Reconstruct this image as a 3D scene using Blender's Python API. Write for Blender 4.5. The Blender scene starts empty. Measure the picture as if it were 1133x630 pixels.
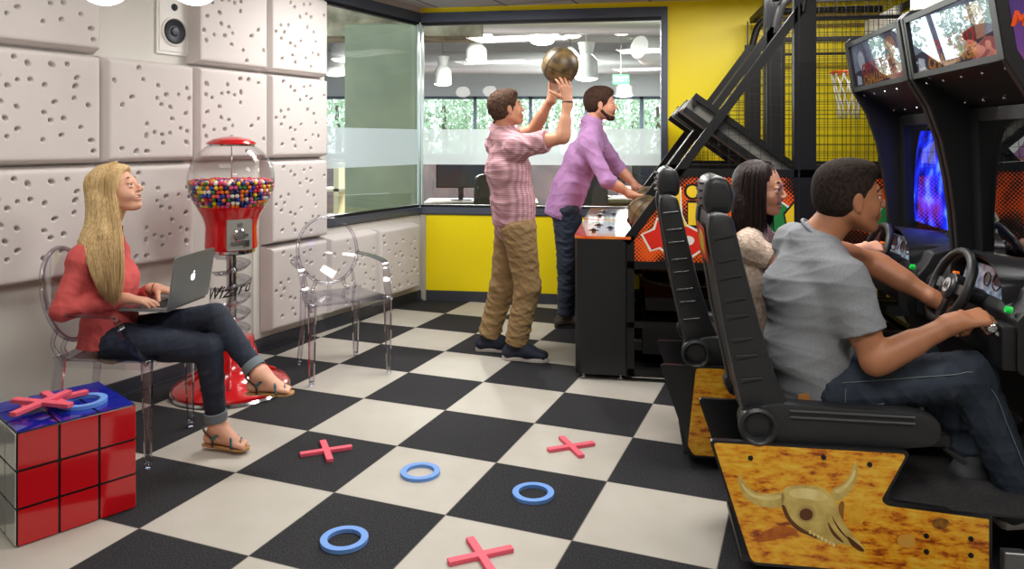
import bpy, bmesh, math, random
import numpy as np
from mathutils import Vector, Matrix, Euler
PI = math.pi
R = math.radians
SC = bpy.context.scene
COL = SC.collection
CH = 1.421          # camera height
FPX = 834.0         # focal length in pixels of the 1133-wide frame
HY = 156.0          # horizon row

def P(px, py, Y):
    return Vector(((px - 566.5) * Y / FPX, Y, CH - (py - HY) * Y / FPX))
def F(px, py):
    Y = FPX * CH / (py - HY)
    return Vector(((px - 566.5) * Y / FPX, Y, 0))

# ------------------------------------------------------------------ materials
MATS = {}
def new_mat(name):
    m = bpy.data.materials.new(name); m.use_nodes = True
    nt = m.node_tree; b = nt.nodes.get('Principled BSDF')
    MATS[name] = m
    return m, nt, b
def rgb(c):
    def f(v):
        v /= 255.0
        return v / 12.92 if v <= .04045 else ((v + .055) / 1.055) ** 2.4
    return (f(c[0]), f(c[1]), f(c[2]), 1)
def mat(name, c, rough=.5, metal=0, var=0, vscale=8, bump=0, bscale=40, coat=0, sheen=0, c2=None, emit=0, stretch=None, spec=.5, sss=0):
    if name in MATS: return MATS[name]
    m, nt, b = new_mat(name)
    N = nt.nodes; L = nt.links
    col = rgb(c)
    b.inputs['Base Color'].default_value = col
    b.inputs['Roughness'].default_value = rough
    b.inputs['Metallic'].default_value = metal
    b.inputs['Specular IOR Level'].default_value = spec
    if coat: b.inputs['Coat Weight'].default_value = coat; b.inputs['Coat Roughness'].default_value = .05
    if sheen: b.inputs['Sheen Weight'].default_value = sheen
    if sss:
        b.inputs['Subsurface Weight'].default_value = sss; b.inputs['Subsurface Radius'].default_value = (.01, .004, .002); b.inputs['Subsurface Scale'].default_value = 1
    if emit:
        b.inputs['Emission Color'].default_value = col; b.inputs['Emission Strength'].default_value = emit
    src = None
    if var or bump or c2:
        tc = N.new('ShaderNodeTexCoord'); mp = N.new('ShaderNodeMapping'); L.new(tc.outputs['Object'], mp.inputs[0])
        if stretch: mp.inputs['Scale'].default_value = stretch
    if var or c2:
        nz = N.new('ShaderNodeTexNoise'); nz.inputs['Scale'].default_value = vscale; nz.inputs['Detail'].default_value = 5
        L.new(mp.outputs[0], nz.inputs['Vector'])
        mx = N.new('ShaderNodeMix'); mx.data_type = 'RGBA'
        rp = N.new('ShaderNodeMapRange'); rp.inputs[1].default_value = .35; rp.inputs[2].default_value = .65
        L.new(nz.outputs['Fac'], rp.inputs[0]); L.new(rp.outputs[0], mx.inputs[0])
        mx.inputs[6].default_value = col
        d = rgb(c2) if c2 else tuple([max(0, v * (1 - var)) for v in col[:3]] + [1])
        mx.inputs[7].default_value = d
        L.new(mx.outputs[2], b.inputs['Base Color'])
    if bump:
        nb = N.new('ShaderNodeTexNoise'); nb.inputs['Scale'].default_value = bscale; nb.inputs['Detail'].default_value = 4
        L.new(mp.outputs[0], nb.inputs['Vector'])
        bp = N.new('ShaderNodeBump'); bp.inputs['Strength'].default_value = bump; bp.inputs['Distance'].default_value = .01
        L.new(nb.outputs['Fac'], bp.inputs['Height']); L.new(bp.outputs[0], b.inputs['Normal'])
    return m
def emis(name, c, s):
    if name in MATS: return MATS[name]
    m, nt, b = new_mat(name)
    b.inputs['Base Color'].default_value = rgb(c); b.inputs['Emission Color'].default_value = rgb(c); b.inputs['Emission Strength'].default_value = s
    return m
def clear_mat(name, tint, edge, lo=.04, hi=.9, power=3.0, rough=.02, diffuse=0):
    m, nt, b = new_mat(name); N = nt.nodes; L = nt.links
    N.remove(b); out = N['Material Output']
    lw = N.new('ShaderNodeLayerWeight'); lw.inputs[0].default_value = .5
    pw = N.new('ShaderNodeMath'); pw.operation = 'POWER'; L.new(lw.outputs['Facing'], pw.inputs[0]); pw.inputs[1].default_value = power
    mr = N.new('ShaderNodeMapRange'); mr.inputs[3].default_value = lo; mr.inputs[4].default_value = hi; L.new(pw.outputs[0], mr.inputs[0])
    mc = N.new('ShaderNodeMix'); mc.data_type = 'RGBA'; L.new(pw.outputs[0], mc.inputs[0]); mc.inputs[6].default_value = (*tint, 1); mc.inputs[7].default_value = (*edge, 1)
    tr = N.new('ShaderNodeBsdfTransparent'); L.new(mc.outputs[2], tr.inputs[0])
    gl = N.new('ShaderNodeBsdfGlossy'); gl.inputs['Roughness'].default_value = rough
    ms = N.new('ShaderNodeMixShader'); L.new(mr.outputs[0], ms.inputs[0]); L.new(tr.outputs[0], ms.inputs[1]); L.new(gl.outputs[0], ms.inputs[2])
    last = ms
    if diffuse:
        df = N.new('ShaderNodeBsdfDiffuse'); df.inputs[0].default_value = (.86, .93, .94, 1)
        tl = N.new('ShaderNodeBsdfTranslucent'); tl.inputs[0].default_value = (.86, .93, .94, 1)
        m1 = N.new('ShaderNodeMixShader'); m1.inputs[0].default_value = .6; L.new(df.outputs[0], m1.inputs[1]); L.new(tl.outputs[0], m1.inputs[2])
        m2 = N.new('ShaderNodeMixShader'); m2.inputs[0].default_value = diffuse; L.new(ms.outputs[0], m2.inputs[1]); L.new(m1.outputs[0], m2.inputs[2]); last = m2
    L.new(last.outputs[0], out.inputs[0])
    return m

# ------------------------------------------------------------------ objects
WM = {}
def link(o, parent=None):
    COL.objects.link(o)
    if parent is not None: o.parent = parent
    return o
def thing(name, label, cat, loc=(0, 0, 0), rz=0, group=None):
    o = bpy.data.objects.new(name, None); COL.objects.link(o)
    o.location = loc; o.rotation_euler = (0, 0, rz); o.empty_display_size = .1
    o['label'] = label; o['category'] = cat
    if group: o['group'] = group
    WM[o.name] = Matrix.Translation(Vector(loc)) @ Matrix.Rotation(rz, 4, 'Z')
    return o
def tag(o, label, cat, group=None):
    o['label'] = label; o['category'] = cat
    if group: o['group'] = group
    return o
def mk(name, me, m, parent=None, world=False, smooth=None):
    if isinstance(me, bmesh.types.BMesh):
        bm = me; bmesh.ops.recalc_face_normals(bm, faces=bm.faces[:]) if smooth != 'keep' else None
        me = bpy.data.meshes.new(name); bm.to_mesh(me); bm.free()
    if m is not None:
        ms = m if isinstance(m, (list, tuple)) else [m]
        me.materials.clear()
        for x in ms: me.materials.append(x)
    if world and parent is not None:
        r = parent
        while r.parent is not None: r = r.parent
        me.transform(WM[r.name].inverted())
    if smooth is True:
        for p in me.polygons: p.use_smooth = True
    elif isinstance(smooth, (int, float)) and not isinstance(smooth, bool):
        for p in me.polygons: p.use_smooth = True
        try: me.set_sharp_from_angle(angle=R(smooth))
        except Exception: pass
    o = bpy.data.objects.new(name, me)
    return link(o, parent)
def mk_each(name, bm, m, parent=None, world=False, smooth=None):
    """one part per loose piece"""
    bmesh.ops.recalc_face_normals(bm, faces=bm.faces[:])
    bm.verts.ensure_lookup_table(); seen = set(); out = []
    for v0 in bm.verts:
        if v0.index in seen: continue
        st = [v0]; comp = []; seen.add(v0.index)
        while st:
            v = st.pop(); comp.append(v)
            for e in v.link_edges:
                w = e.other_vert(v)
                if w.index not in seen: seen.add(w.index); st.append(w)
        mp = {v.index: i for i, v in enumerate(comp)}
        fs = {f for v in comp for f in v.link_faces}
        me = bpy.data.meshes.new(name); me.from_pydata([v.co[:] for v in comp], [], [[mp[v.index] for v in f.verts] for f in fs]); me.update()
        out.append(mk(name, me, m, parent, world, smooth))
    bm.free(); return out
def struct(o):
    o['kind'] = 'structure'; return o

def BM(): return bmesh.new()
def box(bm, x0, x1, y0, y1, z0, z1, M=None):
    v = [bm.verts.new(Vector(c) if M is None else M @ Vector(c)) for c in
         ((x0,y0,z0),(x1,y0,z0),(x1,y1,z0),(x0,y1,z0),(x0,y0,z1),(x1,y0,z1),(x1,y1,z1),(x0,y1,z1))]
    for f in ((0,3,2,1),(4,5,6,7),(0,1,5,4),(1,2,6,5),(2,3,7,6),(3,0,4,7)): bm.faces.new([v[i] for i in f])
    return v
def rbox(x0, x1, y0, y1, z0, z1, r=.01, seg=3):
    bm = BM(); box(bm, x0, x1, y0, y1, z0, z1)
    bmesh.ops.bevel(bm, geom=bm.edges[:], offset=r, segments=seg, affect='EDGES', profile=.5)
    return bm
def bar(bm, a, b, w, h=None, up=Vector((0, 0, 1))):
    """rectangular bar from a to b, w across, h along up"""
    a = Vector(a); b = Vector(b); h = h or w
    d = (b - a).normalized()
    s = d.cross(up)
    if s.length < 1e-4: s = d.cross(Vector((1, 0, 0)))
    s.normalize(); u = s.cross(d).normalized()
    vs = []
    for p in (a, b):
        for i, j in ((-1,-1),(1,-1),(1,1),(-1,1)):
            vs.append(bm.verts.new(p + s * (i * w / 2) + u * (j * h / 2)))
    for f in ((3,2,1,0),(4,5,6,7),(0,1,5,4),(1,2,6,5),(2,3,7,6),(3,0,4,7)): bm.faces.new([vs[i] for i in f])
def prism(bm, pts, fn, t0, t1):
    """polygon pts (2-D) extruded between t0 and t1; fn(p, t) -> 3-D"""
    A = [bm.verts.new(fn(p, t0)) for p in pts]; B = [bm.verts.new(fn(p, t1)) for p in pts]
    n = len(pts)
    bm.faces.new(A); bm.faces.new(B[::-1])
    for i in range(n): bm.faces.new([A[i], B[i], B[(i+1) % n], A[(i+1) % n]])
def side(p, t): return Vector((p[0], t, p[1]))       # profile in the x-z plane, extruded along y
def front(p, t): return Vector((t, p[0], p[1]))      # profile in the y-z plane
def plan(p, t): return Vector((p[0], p[1], t))
def rounded(pts, r, n=5):
    out = []
    N = len(pts)
    for i in range(N):
        p = Vector(pts[i]); a = Vector(pts[i-1]) - p; b = Vector(pts[(i+1) % N]) - p
        rr = r[i] if isinstance(r, (list, tuple)) else r
        rr = min(rr, a.length * .45, b.length * .45)
        if rr < 1e-5: out.append(tuple(p)); continue
        A = p + a.normalized() * rr; B = p + b.normalized() * rr
        for k in range(n + 1):
            t = k / n
            q = A * (1-t)**2 + p * 2 * t * (1-t) + B * t * t
            out.append(tuple(q))
    return out
def tube(bm, pts, r, n=8, cap=True, closed=False):
    pts = [Vector(p) for p in pts]; N = len(pts)
    rs = r if isinstance(r, (list, tuple)) else [r] * N
    rings = []; prev = None
    for i in range(N):
        if closed: d = pts[(i+1) % N] - pts[i-1]
        else: d = pts[min(i+1, N-1)] - pts[max(i-1, 0)]
        d.normalize()
        if prev is None:
            s = d.cross(Vector((0, 0, 1)))
            if s.length < .05: s = d.cross(Vector((1, 0, 0)))
        else: s = prev - d * prev.dot(d)
        s.normalize(); prev = s; u = s.cross(d)
        rings.append([bm.verts.new(pts[i] + (s * math.cos(2*PI*k/n) + u * math.sin(2*PI*k/n)) * rs[i]) for k in range(n)])
    for i in range(N if closed else N - 1):
        A = rings[i]; B = rings[(i+1) % N]
        for k in range(n): bm.faces.new([A[k], A[(k+1) % n], B[(k+1) % n], B[k]])
    if cap and not closed:
        bm.faces.new(rings[0][::-1]); bm.faces.new(rings[-1])
def lathe(bm, prof, c=(0, 0, 0), n=32, cap=True):
    rings = []
    for r, z in prof:
        rings.append([bm.verts.new((c[0] + r * math.cos(2*PI*k/n), c[1] + r * math.sin(2*PI*k/n), c[2] + z)) for k in range(n)])
    for A, B in zip(rings, rings[1:]):
        for k in range(n): bm.faces.new([A[k], A[(k+1) % n], B[(k+1) % n], B[k]])
    if cap:
        if prof[0][0] > 1e-6: bm.faces.new(rings[0][::-1])
        if prof[-1][0] > 1e-6: bm.faces.new(rings[-1])
    bmesh.ops.remove_doubles(bm, verts=bm.verts[:], dist=1e-6)
def ball(bm, c, r, u=20, v=12, M=None):
    g = bmesh.ops.create_uvsphere(bm, u_segments=u, v_segments=v, radius=1)
    rr = r if isinstance(r, (list, tuple)) else (r, r, r)
    for x in g['verts']:
        p = Vector((x.co[0]*rr[0], x.co[1]*rr[1], x.co[2]*rr[2]))
        if M is not None: p = M @ p
        x.co = p + Vector(c)
def arc(c, r, a0, a1, n, ax=0, ay=2, k=0.0):
    out = []
    for i in range(n + 1):
        a = a0 + (a1 - a0) * i / n
        p = [c[0], c[1], c[2]]; p[ax] += r * math.cos(a); p[ay] += r * math.sin(a); out.append(tuple(p))
    return out
def smooth_path(pts, n=6):
    pts = [Vector(p) for p in pts]; out = []
    for i in range(len(pts) - 1):
        p0 = pts[max(i-1, 0)]; p1 = pts[i]; p2 = pts[i+1]; p3 = pts[min(i+2, len(pts)-1)]
        for k in range(n):
            t = k / n
            out.append(.5 * ((2*p1) + (p2-p0)*t + (2*p0-5*p1+4*p2-p3)*t*t + (3*p1-p0-3*p2+p3)*t**3))
    out.append(pts[-1]); return out
def bevel_all(bm, r, seg=2, ang=30):
    bmesh.ops.recalc_face_normals(bm, faces=bm.faces[:])
    es = [e for e in bm.edges if len(e.link_faces) == 2 and e.calc_face_angle(0) > R(ang)]
    bmesh.ops.bevel(bm, geom=es, offset=r, segments=seg, affect='EDGES', profile=.5)
def text_mesh(s, size, ext=.001, shear=0, bold=0, align='CENTER', sx=1):
    cu = bpy.data.curves.new('t', 'FONT'); cu.body = s; cu.size = size; cu.extrude = ext; cu.shear = shear
    cu.offset = bold; cu.align_x = align; cu.align_y = 'CENTER'; cu.resolution_u = 3
    o = bpy.data.objects.new('t', cu); COL.objects.link(o)
    dg = bpy.context.evaluated_depsgraph_get()
    me = bpy.data.meshes.new_from_object(o.evaluated_get(dg))
    bpy.data.objects.remove(o); bpy.data.curves.remove(cu)
    if sx != 1: me.transform(Matrix.Diagonal((sx, 1, 1, 1)))
    return me
def frameM(o, x, y):
    """matrix whose local x/y axes are the world vectors x, y, at o"""
    x = Vector(x).normalized(); y = Vector(y); y = (y - x * y.dot(x)).normalized(); z = x.cross(y)
    M = Matrix((x, y, z)).transposed().to_4x4(); M.translation = Vector(o); return M
def copy_thing(o, loc=None, rz=None, label=None):
    c = o.copy(); COL.objects.link(c)
    if loc is not None: c.location = loc
    if rz is not None: c.rotation_euler = (0, 0, rz)
    if label: c['label'] = label
    def rec(src, dst):
        for ch in list(src.children):
            d = ch.copy(); COL.objects.link(d); d.parent = dst; rec(ch, d)
    rec(o, c)
    return c

# ------------------------------------------------------------------ organic shapes from distance fields
def V3(v): return np.array([v[0], v[1], v[2]], dtype=np.float32)
def cap(a, b, r1, r2=None, k=.012, flat=None, st=None, op='add'):
    return dict(t='cap', a=V3(a), b=V3(b), r1=r1, r2=r1 if r2 is None else r2, k=k, flat=flat, st=st, op=op)
def ell(c, r, k=.012, rot=None, op='add'):
    return dict(t='ell', c=V3(c), r=np.array(r, dtype=np.float32), k=k, rot=rot, op=op)
def half(o, n, k=.004, op='sub'):      # removes everything on the side n points to
    return dict(t='half', c=V3(o), n=V3(Vector(n).normalized()), k=k, op=op)
def sdf_mesh(name, prims, vox=.005, disp=None, grow=0.0, smooth_it=0):
    lo = np.full(3, 1e9); hi = np.full(3, -1e9)
    for p in prims:
        if p['op'] != 'add': continue
        if p['t'] == 'cap':
            m = max(p['r1'], p['r2']) * (p['st'][1] if p['st'] else 1)
            l = np.minimum(p['a'], p['b']) - m; h = np.maximum(p['a'], p['b']) + m
        else:
            m = float(p['r'].max()); l = p['c'] - m; h = p['c'] + m
        lo = np.minimum(lo, l); hi = np.maximum(hi, h)
    pad = .025 + grow; lo -= pad; hi += pad
    n = np.ceil((hi - lo) / vox).astype(int) + 1
    ax = [(lo[i] + np.arange(n[i]) * vox).astype(np.float32) for i in range(3)]
    Fd = np.full(n, .5, dtype=np.float32)
    for p in prims:
        if p['t'] == 'half':
            X, Y, Z = np.meshgrid(*ax, indexing='ij', sparse=True)
            d = (X - p['c'][0]) * p['n'][0] + (Y - p['c'][1]) * p['n'][1] + (Z - p['c'][2]) * p['n'][2]
            Fd = np.maximum(Fd, d.astype(np.float32)); continue
        if p['t'] == 'cap':
            m = max(p['r1'], p['r2']) * (p['st'][1] if p['st'] else 1) + p['k'] + .03 + grow
            l = np.minimum(p['a'], p['b']) - m; h = np.maximum(p['a'], p['b']) + m
        else:
            m = float(p['r'].max()) + p['k'] + .03 + grow; l = p['c'] - m; h = p['c'] + m
        i0 = np.clip(((l - lo) / vox).astype(int), 0, n - 1); i1 = np.clip(((h - lo) / vox).astype(int) + 2, 1, n)
        sl = tuple(slice(i0[i], i1[i]) for i in range(3))
        X, Y, Z = np.meshgrid(*[ax[i][sl[i]] for i in range(3)], indexing='ij', sparse=True)
        if p['t'] == 'cap':
            a = p['a']; ba = p['b'] - a; L2 = float(ba @ ba) + 1e-9
            x = X - a[0]; y = Y - a[1]; z = Z - a[2]
            hraw = (x * ba[0] + y * ba[1] + z * ba[2]) / L2
            h = np.clip(hraw, 0, 1)
            dx = x - h * ba[0]; dy = y - h * ba[1]; dz = z - h * ba[2]
            q = dx*dx + dy*dy + dz*dz
            if p['st']:
                s = V3(p['st'][0]); f = p['st'][1]
                c = dx*s[0] + dy*s[1] + dz*s[2]
                q = q - c*c * (1 - 1/(f*f))
            d = np.sqrt(q) - (p['r1'] + (p['r2'] - p['r1']) * h)
            if p['flat']:
                Ln = math.sqrt(L2)
                if 'b' in p['flat']: d = np.maximum(d, (hraw - 1) * Ln)
                if 'a' in p['flat']: d = np.maximum(d, -hraw * Ln)
        else:
            x = X - p['c'][0]; y = Y - p['c'][1]; z = Z - p['c'][2]
            if p['rot'] is not None:
                m3 = p['rot']   # columns = local axes
                x, y, z = (x*m3[0][0] + y*m3[1][0] + z*m3[2][0], x*m3[0][1] + y*m3[1][1] + z*m3[2][1], x*m3[0][2] + y*m3[1][2] + z*m3[2][2])
            r = p['r']
            k0 = np.sqrt((x/r[0])**2 + (y/r[1])**2 + (z/r[2])**2); k1 = np.sqrt((x/r[0]**2)**2 + (y/r[1]**2)**2 + (z/r[2]**2)**2)
            d = k0 * (k0 - 1) / np.maximum(k1, 1e-6)
        g = Fd[sl]; k = max(p['k'], 1e-4)
        if p['op'] == 'add':
            hh = np.maximum(k - np.abs(g - d), 0) / k
            Fd[sl] = np.minimum(g, d) - hh*hh*k*.25
        else:
            d = -d; hh = np.maximum(k - np.abs(g - d), 0) / k
            Fd[sl] = np.maximum(g, d) + hh*hh*k*.25
    if grow: Fd -= grow
    # surface nets
    S = Fd < 0
    c = np.zeros(tuple(n - 1), dtype=np.int8)
    for i in (0, 1):
        for j in (0, 1):
            for k in (0, 1):
                c += S[i:n[0]-1+i, j:n[1]-1+j, k:n[2]-1+k]
    act = (c > 0) & (c < 8)
    idx = np.argwhere(act)
    vid = np.full(act.shape, -1, dtype=np.int64); vid[act] = np.arange(len(idx))
    acc = np.zeros((len(idx), 3)); cnt = np.zeros(len(idx))
    co = [(i, j, k) for i in (0, 1) for j in (0, 1) for k in (0, 1)]
    vals = {q: Fd[idx[:, 0]+q[0], idx[:, 1]+q[1], idx[:, 2]+q[2]] for q in co}
    for q in co:
        for ax_ in range(3):
            if q[ax_] == 0:
                w = list(q); w[ax_] = 1; w = tuple(w)
                a = vals[q]; b = vals[w]; m = (a < 0) != (b < 0)
                t = np.where(m, a / np.where(m, a - b, 1), 0)
                for d_ in range(3):
                    acc[:, d_] += np.where(m, (q[d_] + (t if d_ == ax_ else 0)), 0)
                cnt += m
    V = (idx + acc / cnt[:, None]) * vox + lo
    if disp is not None:
        # normals from the field gradient, then push along them
        gi = np.clip(np.round((V - lo) / vox).astype(int), 1, np.array(n) - 2)
        G = np.stack([Fd[gi[:,0]+1,gi[:,1],gi[:,2]] - Fd[gi[:,0]-1,gi[:,1],gi[:,2]], Fd[gi[:,0],gi[:,1]+1,gi[:,2]] - Fd[gi[:,0],gi[:,1]-1,gi[:,2]], Fd[gi[:,0],gi[:,1],gi[:,2]+1] - Fd[gi[:,0],gi[:,1],gi[:,2]-1]], 1)
        G /= np.linalg.norm(G, axis=1, keepdims=True) + 1e-9
        V = V + G * disp(V)[:, None]
    faces = []
    for ax_ in range(3):
        u, v = [(1, 2), (2, 0), (0, 1)][ax_]
        sh = [slice(1, n[i]-1) for i in range(3)]; sh[ax_] = slice(0, n[ax_]-1)
        sh2 = list(sh); sh2[ax_] = slice(1, n[ax_])
        A = S[tuple(sh)]; B = S[tuple(sh2)]
        for flip, M_ in ((0, A & ~B), (1, ~A & B)):
            e = np.argwhere(M_)
            if not len(e): continue
            off = np.array([1 if i != ax_ else 0 for i in range(3)])
            e = e + off
            du = np.zeros(3, int); du[u] = 1; dv = np.zeros(3, int); dv[v] = 1
            g = lambda q: vid[q[:, 0], q[:, 1], q[:, 2]]
            quad = np.stack([g(e - du - dv), g(e - dv), g(e), g(e - du)], 1)
            if flip: quad = quad[:, ::-1]
            faces.append(quad)
    Q = np.concatenate(faces); Q = Q[(Q >= 0).all(1)]
    for _ in range(smooth_it):
        s = np.zeros_like(V); cn = np.zeros(len(V))
        for a, b in ((0,1),(1,2),(2,3),(3,0)):
            np.add.at(s, Q[:, a], V[Q[:, b]]); np.add.at(s, Q[:, b], V[Q[:, a]]); np.add.at(cn, Q[:, a], 1); np.add.at(cn, Q[:, b], 1)
        V = V * .4 + .6 * s / np.maximum(cn, 1)[:, None]
    me = bpy.data.meshes.new(name)
    me.vertices.add(len(V)); me.vertices.foreach_set('co', V.astype(np.float32).ravel())
    me.loops.add(Q.size); me.loops.foreach_set('vertex_index', Q.astype(np.int32).ravel())
    me.polygons.add(len(Q)); me.polygons.foreach_set('loop_start', (np.arange(len(Q)) * 4).astype(np.int32))
    me.polygons.foreach_set('use_smooth', np.ones(len(Q), bool))
    me.update(calc_edges=True); me.validate()
    return me
def folds(amp, freq, axis=(0, 0, 1), seed=0, warp=.6):
    """cloth wrinkles: warped waves running mostly across the axis"""
    rs = np.random.RandomState(seed)
    A = np.array(axis, float); A /= np.linalg.norm(A)
    K = []
    for i in range(7):
        d = A + rs.normal(0, warp, 3); d /= np.linalg.norm(d); K.append((d * freq * rs.uniform(.5, 1.7), rs.uniform(0, 6.28)))
    W = [(rs.normal(0, 7, 3), rs.uniform(0, 6.28), rs.normal(0, .5)) for _ in range(4)]
    def f(V):
        w = sum(c * np.sin(V @ k + p) for k, p, c in W)
        s = np.zeros(len(V)); m = 0
        for i, (k, p) in enumerate(K):
            x = np.sin(V @ k + p + w * 1.3)
            s += (1 - np.abs(x)) ** 2 - .3
            m += 1
        return amp * s / m * 2.2
    return f
# ------------------------------------------------------------------ the room
C0 = Vector((-.82, 6.75, 0)); dL = Vector((.4679, .8838, 0)); nL = Vector((.8838, -.4679, 0))
e1 = Vector((.98803, -.15471, 0)); e2 = Vector((.15471, .98803, 0)); AZ = -math.atan2(.15471, .98803)
ML = frameM(C0, -dL, nL)           # left wall: x runs towards the camera, +y into the room
MB = frameM(C0, e1, e2)            # back wall: x runs right, -y into the room
HC = 2.61
wallm = mat('wall_paint', (216, 213, 205), .75, var=.03, vscale=3, bump=.03, bscale=120)
yel = mat('yellow_paint', (250, 226, 0), .42, var=.02, vscale=2, bump=.02, bscale=150)
framem = mat('frame_grey', (84, 90, 104), .35, metal=.3)
sealm = mat('seal_black', (18, 18, 22), .4)
basem = mat('cove_base', (58, 60, 68), .45)
alum = mat('alu_trim', (150, 152, 158), .3, metal=.8)

# left wall, with the opening of the corner window
bm = BM()
T = .12
box(bm, 1.25, 9.2, -T, 0, 0, HC, ML); box(bm, 0, 1.25, -T, 0, 0, .765, ML); box(bm, 0, 1.25, -T, 0, 2.565, HC, ML)
wl = struct(mk('wall_left', bm, wallm))
bm = BM()
box(bm, 2.17, 7.0, 0, T, 0, HC, MB); box(bm, 0, 2.17, 0, T, 0, .765, MB); box(bm, 0, 2.17, 0, T, 2.565, HC, MB)
struct(mk('wall_back', bm, yel))
# right wall and the wall behind the camera
RE = C0 + e1 * 5.4
bm = BM(); box(bm, RE.x, RE.x + .1, -2, RE.y + .6, 0, HC); struct(mk('wall_right', bm, wallm))
bm = BM(); box(bm, -6, 6, -2.1, -2, 0, HC); struct(mk('wall_rear', bm, wallm))
# floor: carpet tiles 0.5 m, laid at their own angle; UV = tile coordinates
yaw = -.3744967; gx, gy = 4.56256, -6.14038
def tilexy(u, v):
    dx = (u - gx) * .5; dy = (v - gy) * .5
    return Vector((dx * math.cos(yaw) - dy * math.sin(yaw), dx * math.sin(yaw) + dy * math.cos(yaw), 0))
def uvof(p):
    c, s = math.cos(yaw), math.sin(yaw)
    return ((p.x * c + p.y * s) / .5 + gx, (-p.x * s + p.y * c) / .5 + gy)
bm = BM()
pts = [C0 - dL * 9.6, Vector((-5.6, -2.0, 0)), Vector((RE.x, -2.0, 0)), RE, C0]
f = bm.faces.new([bm.verts.new(p) for p in pts]); uvl = bm.loops.layers.uv.new('UVMap')
for l in f.loops: l[uvl].uv = uvof(l.vert.co)
fm, nt, b = new_mat('carpet_tiles'); N = nt.nodes; L = nt.links
uv = N.new('ShaderNodeUVMap'); uv.uv_map = 'UVMap'
sx = N.new('ShaderNodeSeparateXYZ'); L.new(uv.outputs[0], sx.inputs[0])
def M2(op, a, b_=None, c=None):
    n = N.new('ShaderNodeMath'); n.operation = op
    for i, q in enumerate((a, b_, c)):
        if q is None: continue
        if isinstance(q, (int, float)): n.inputs[i].default_value = q
        else: L.new(q, n.inputs[i])
    return n.outputs[0]
par = M2('MODULO', M2('ADD', M2('ADD', M2('FLOOR', sx.outputs[0]), M2('FLOOR', sx.outputs[1])), 100), 2)   # 0 light, 1 dark
fx = M2('ABSOLUTE', M2('SUBTRACT', M2('FRACT', sx.outputs[0]), .5)); fy = M2('ABSOLUTE', M2('SUBTRACT', M2('FRACT', sx.outputs[1]), .5))
seam = M2('GREATER_THAN', M2('MAXIMUM', fx, fy), .493)
def noise(scale, detail=4, rough=.5):
    n = N.new('ShaderNodeTexNoise'); n.inputs['Scale'].default_value = scale; n.inputs['Detail'].default_value = detail; n.inputs['Roughness'].default_value = rough
    L.new(uv.outputs[0], n.inputs['Vector']); return n.outputs['Fac']
def ramp(fac, stops):
    r = N.new('ShaderNodeValToRGB'); L.new(fac, r.inputs[0]); el = r.color_ramp.elements
    while len(el) < len(stops): el.new(.5)
    for e, (p_, c_) in zip(el, stops): e.position = p_; e.color = rgb(c_)
    return r.outputs[0]
def mixc(fac, a, b_):
    n = N.new('ShaderNodeMix'); n.data_type = 'RGBA'
    for i, q in ((0, fac), (6, a), (7, b_)):
        if isinstance(q, (int, float)): n.inputs[i].default_value = q
        elif isinstance(q, tuple): n.inputs[i].default_value = q
        else: L.new(q, n.inputs[i])
    return n.outputs[2]
dark = ramp(noise(85, 3, .7), [(.36, (26, 26, 29)), (.55, (42, 42, 45)), (.70, (78, 77, 79))])
light = mixc(noise(3, 5), rgb((192, 187, 178)), rgb((174, 168, 156)))
light = mixc(M2('MULTIPLY', noise(70, 2), .25), light, rgb((168, 161, 148)))
colr = mixc(par, light, dark)
colr = mixc(M2('MULTIPLY', seam, .55), colr, rgb((60, 56, 52)))
L.new(colr, b.inputs['Base Color']); b.inputs['Roughness'].default_value = .95
b.inputs['Specular IOR Level'].default_value = .25
rr_ = M2('ADD', M2('MULTIPLY', par, .35), .55); L.new(rr_, b.inputs['Roughness'])
bp = N.new('ShaderNodeBump'); bp.inputs['Distance'].default_value = .004; L.new(M2('MULTIPLY', M2('ADD', par, .15), .5), bp.inputs['Strength']); L.new(noise(90, 3), bp.inputs['Height']); L.new(bp.outputs[0], b.inputs['Normal'])
struct(mk('floor', bm, fm, smooth='keep'))
# ceiling of lay-in tiles
cm, nt, b = new_mat('ceiling_tiles'); N = nt.nodes; L = nt.links
tc = N.new('ShaderNodeTexCoord'); mp = N.new('ShaderNodeMapping'); L.new(tc.outputs['Object'], mp.inputs[0]); mp.inputs['Rotation'].default_value = (0, 0, .37)
br = N.new('ShaderNodeTexBrick'); br.offset = 0; br.inputs['Scale'].default_value = 1; br.inputs['Brick Width'].default_value = .61; br.inputs['Row Height'].default_value = .61; br.inputs['Mortar Size'].default_value = .012
br.inputs['Color1'].default_value = br.inputs['Color2'].default_value = rgb((205, 200, 196)); br.inputs['Mortar'].default_value = rgb((120, 112, 108))
L.new(mp.outputs[0], br.inputs['Vector']); L.new(br.outputs[0], b.inputs['Base Color']); b.inputs['Roughness'].default_value = .9
bm = BM(); prism(bm, [(p.x, p.y) for p in pts], plan, HC, HC + .05); struct(mk('ceiling', bm, cm))

# skirting
bm = BM(); box(bm, 0, 9.2, 0, .014, 0, .088, ML); box(bm, 0, 9.2, .014, .022, 0, .012, ML); struct(mk('baseboard_left', bm, basem))
bm = BM(); box(bm, 0, 5.4, -.014, 0, 0, .088, MB); box(bm, 0, 5.4, -.022, -.014, 0, .012, MB); struct(mk('baseboard_back', bm, basem))

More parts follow.
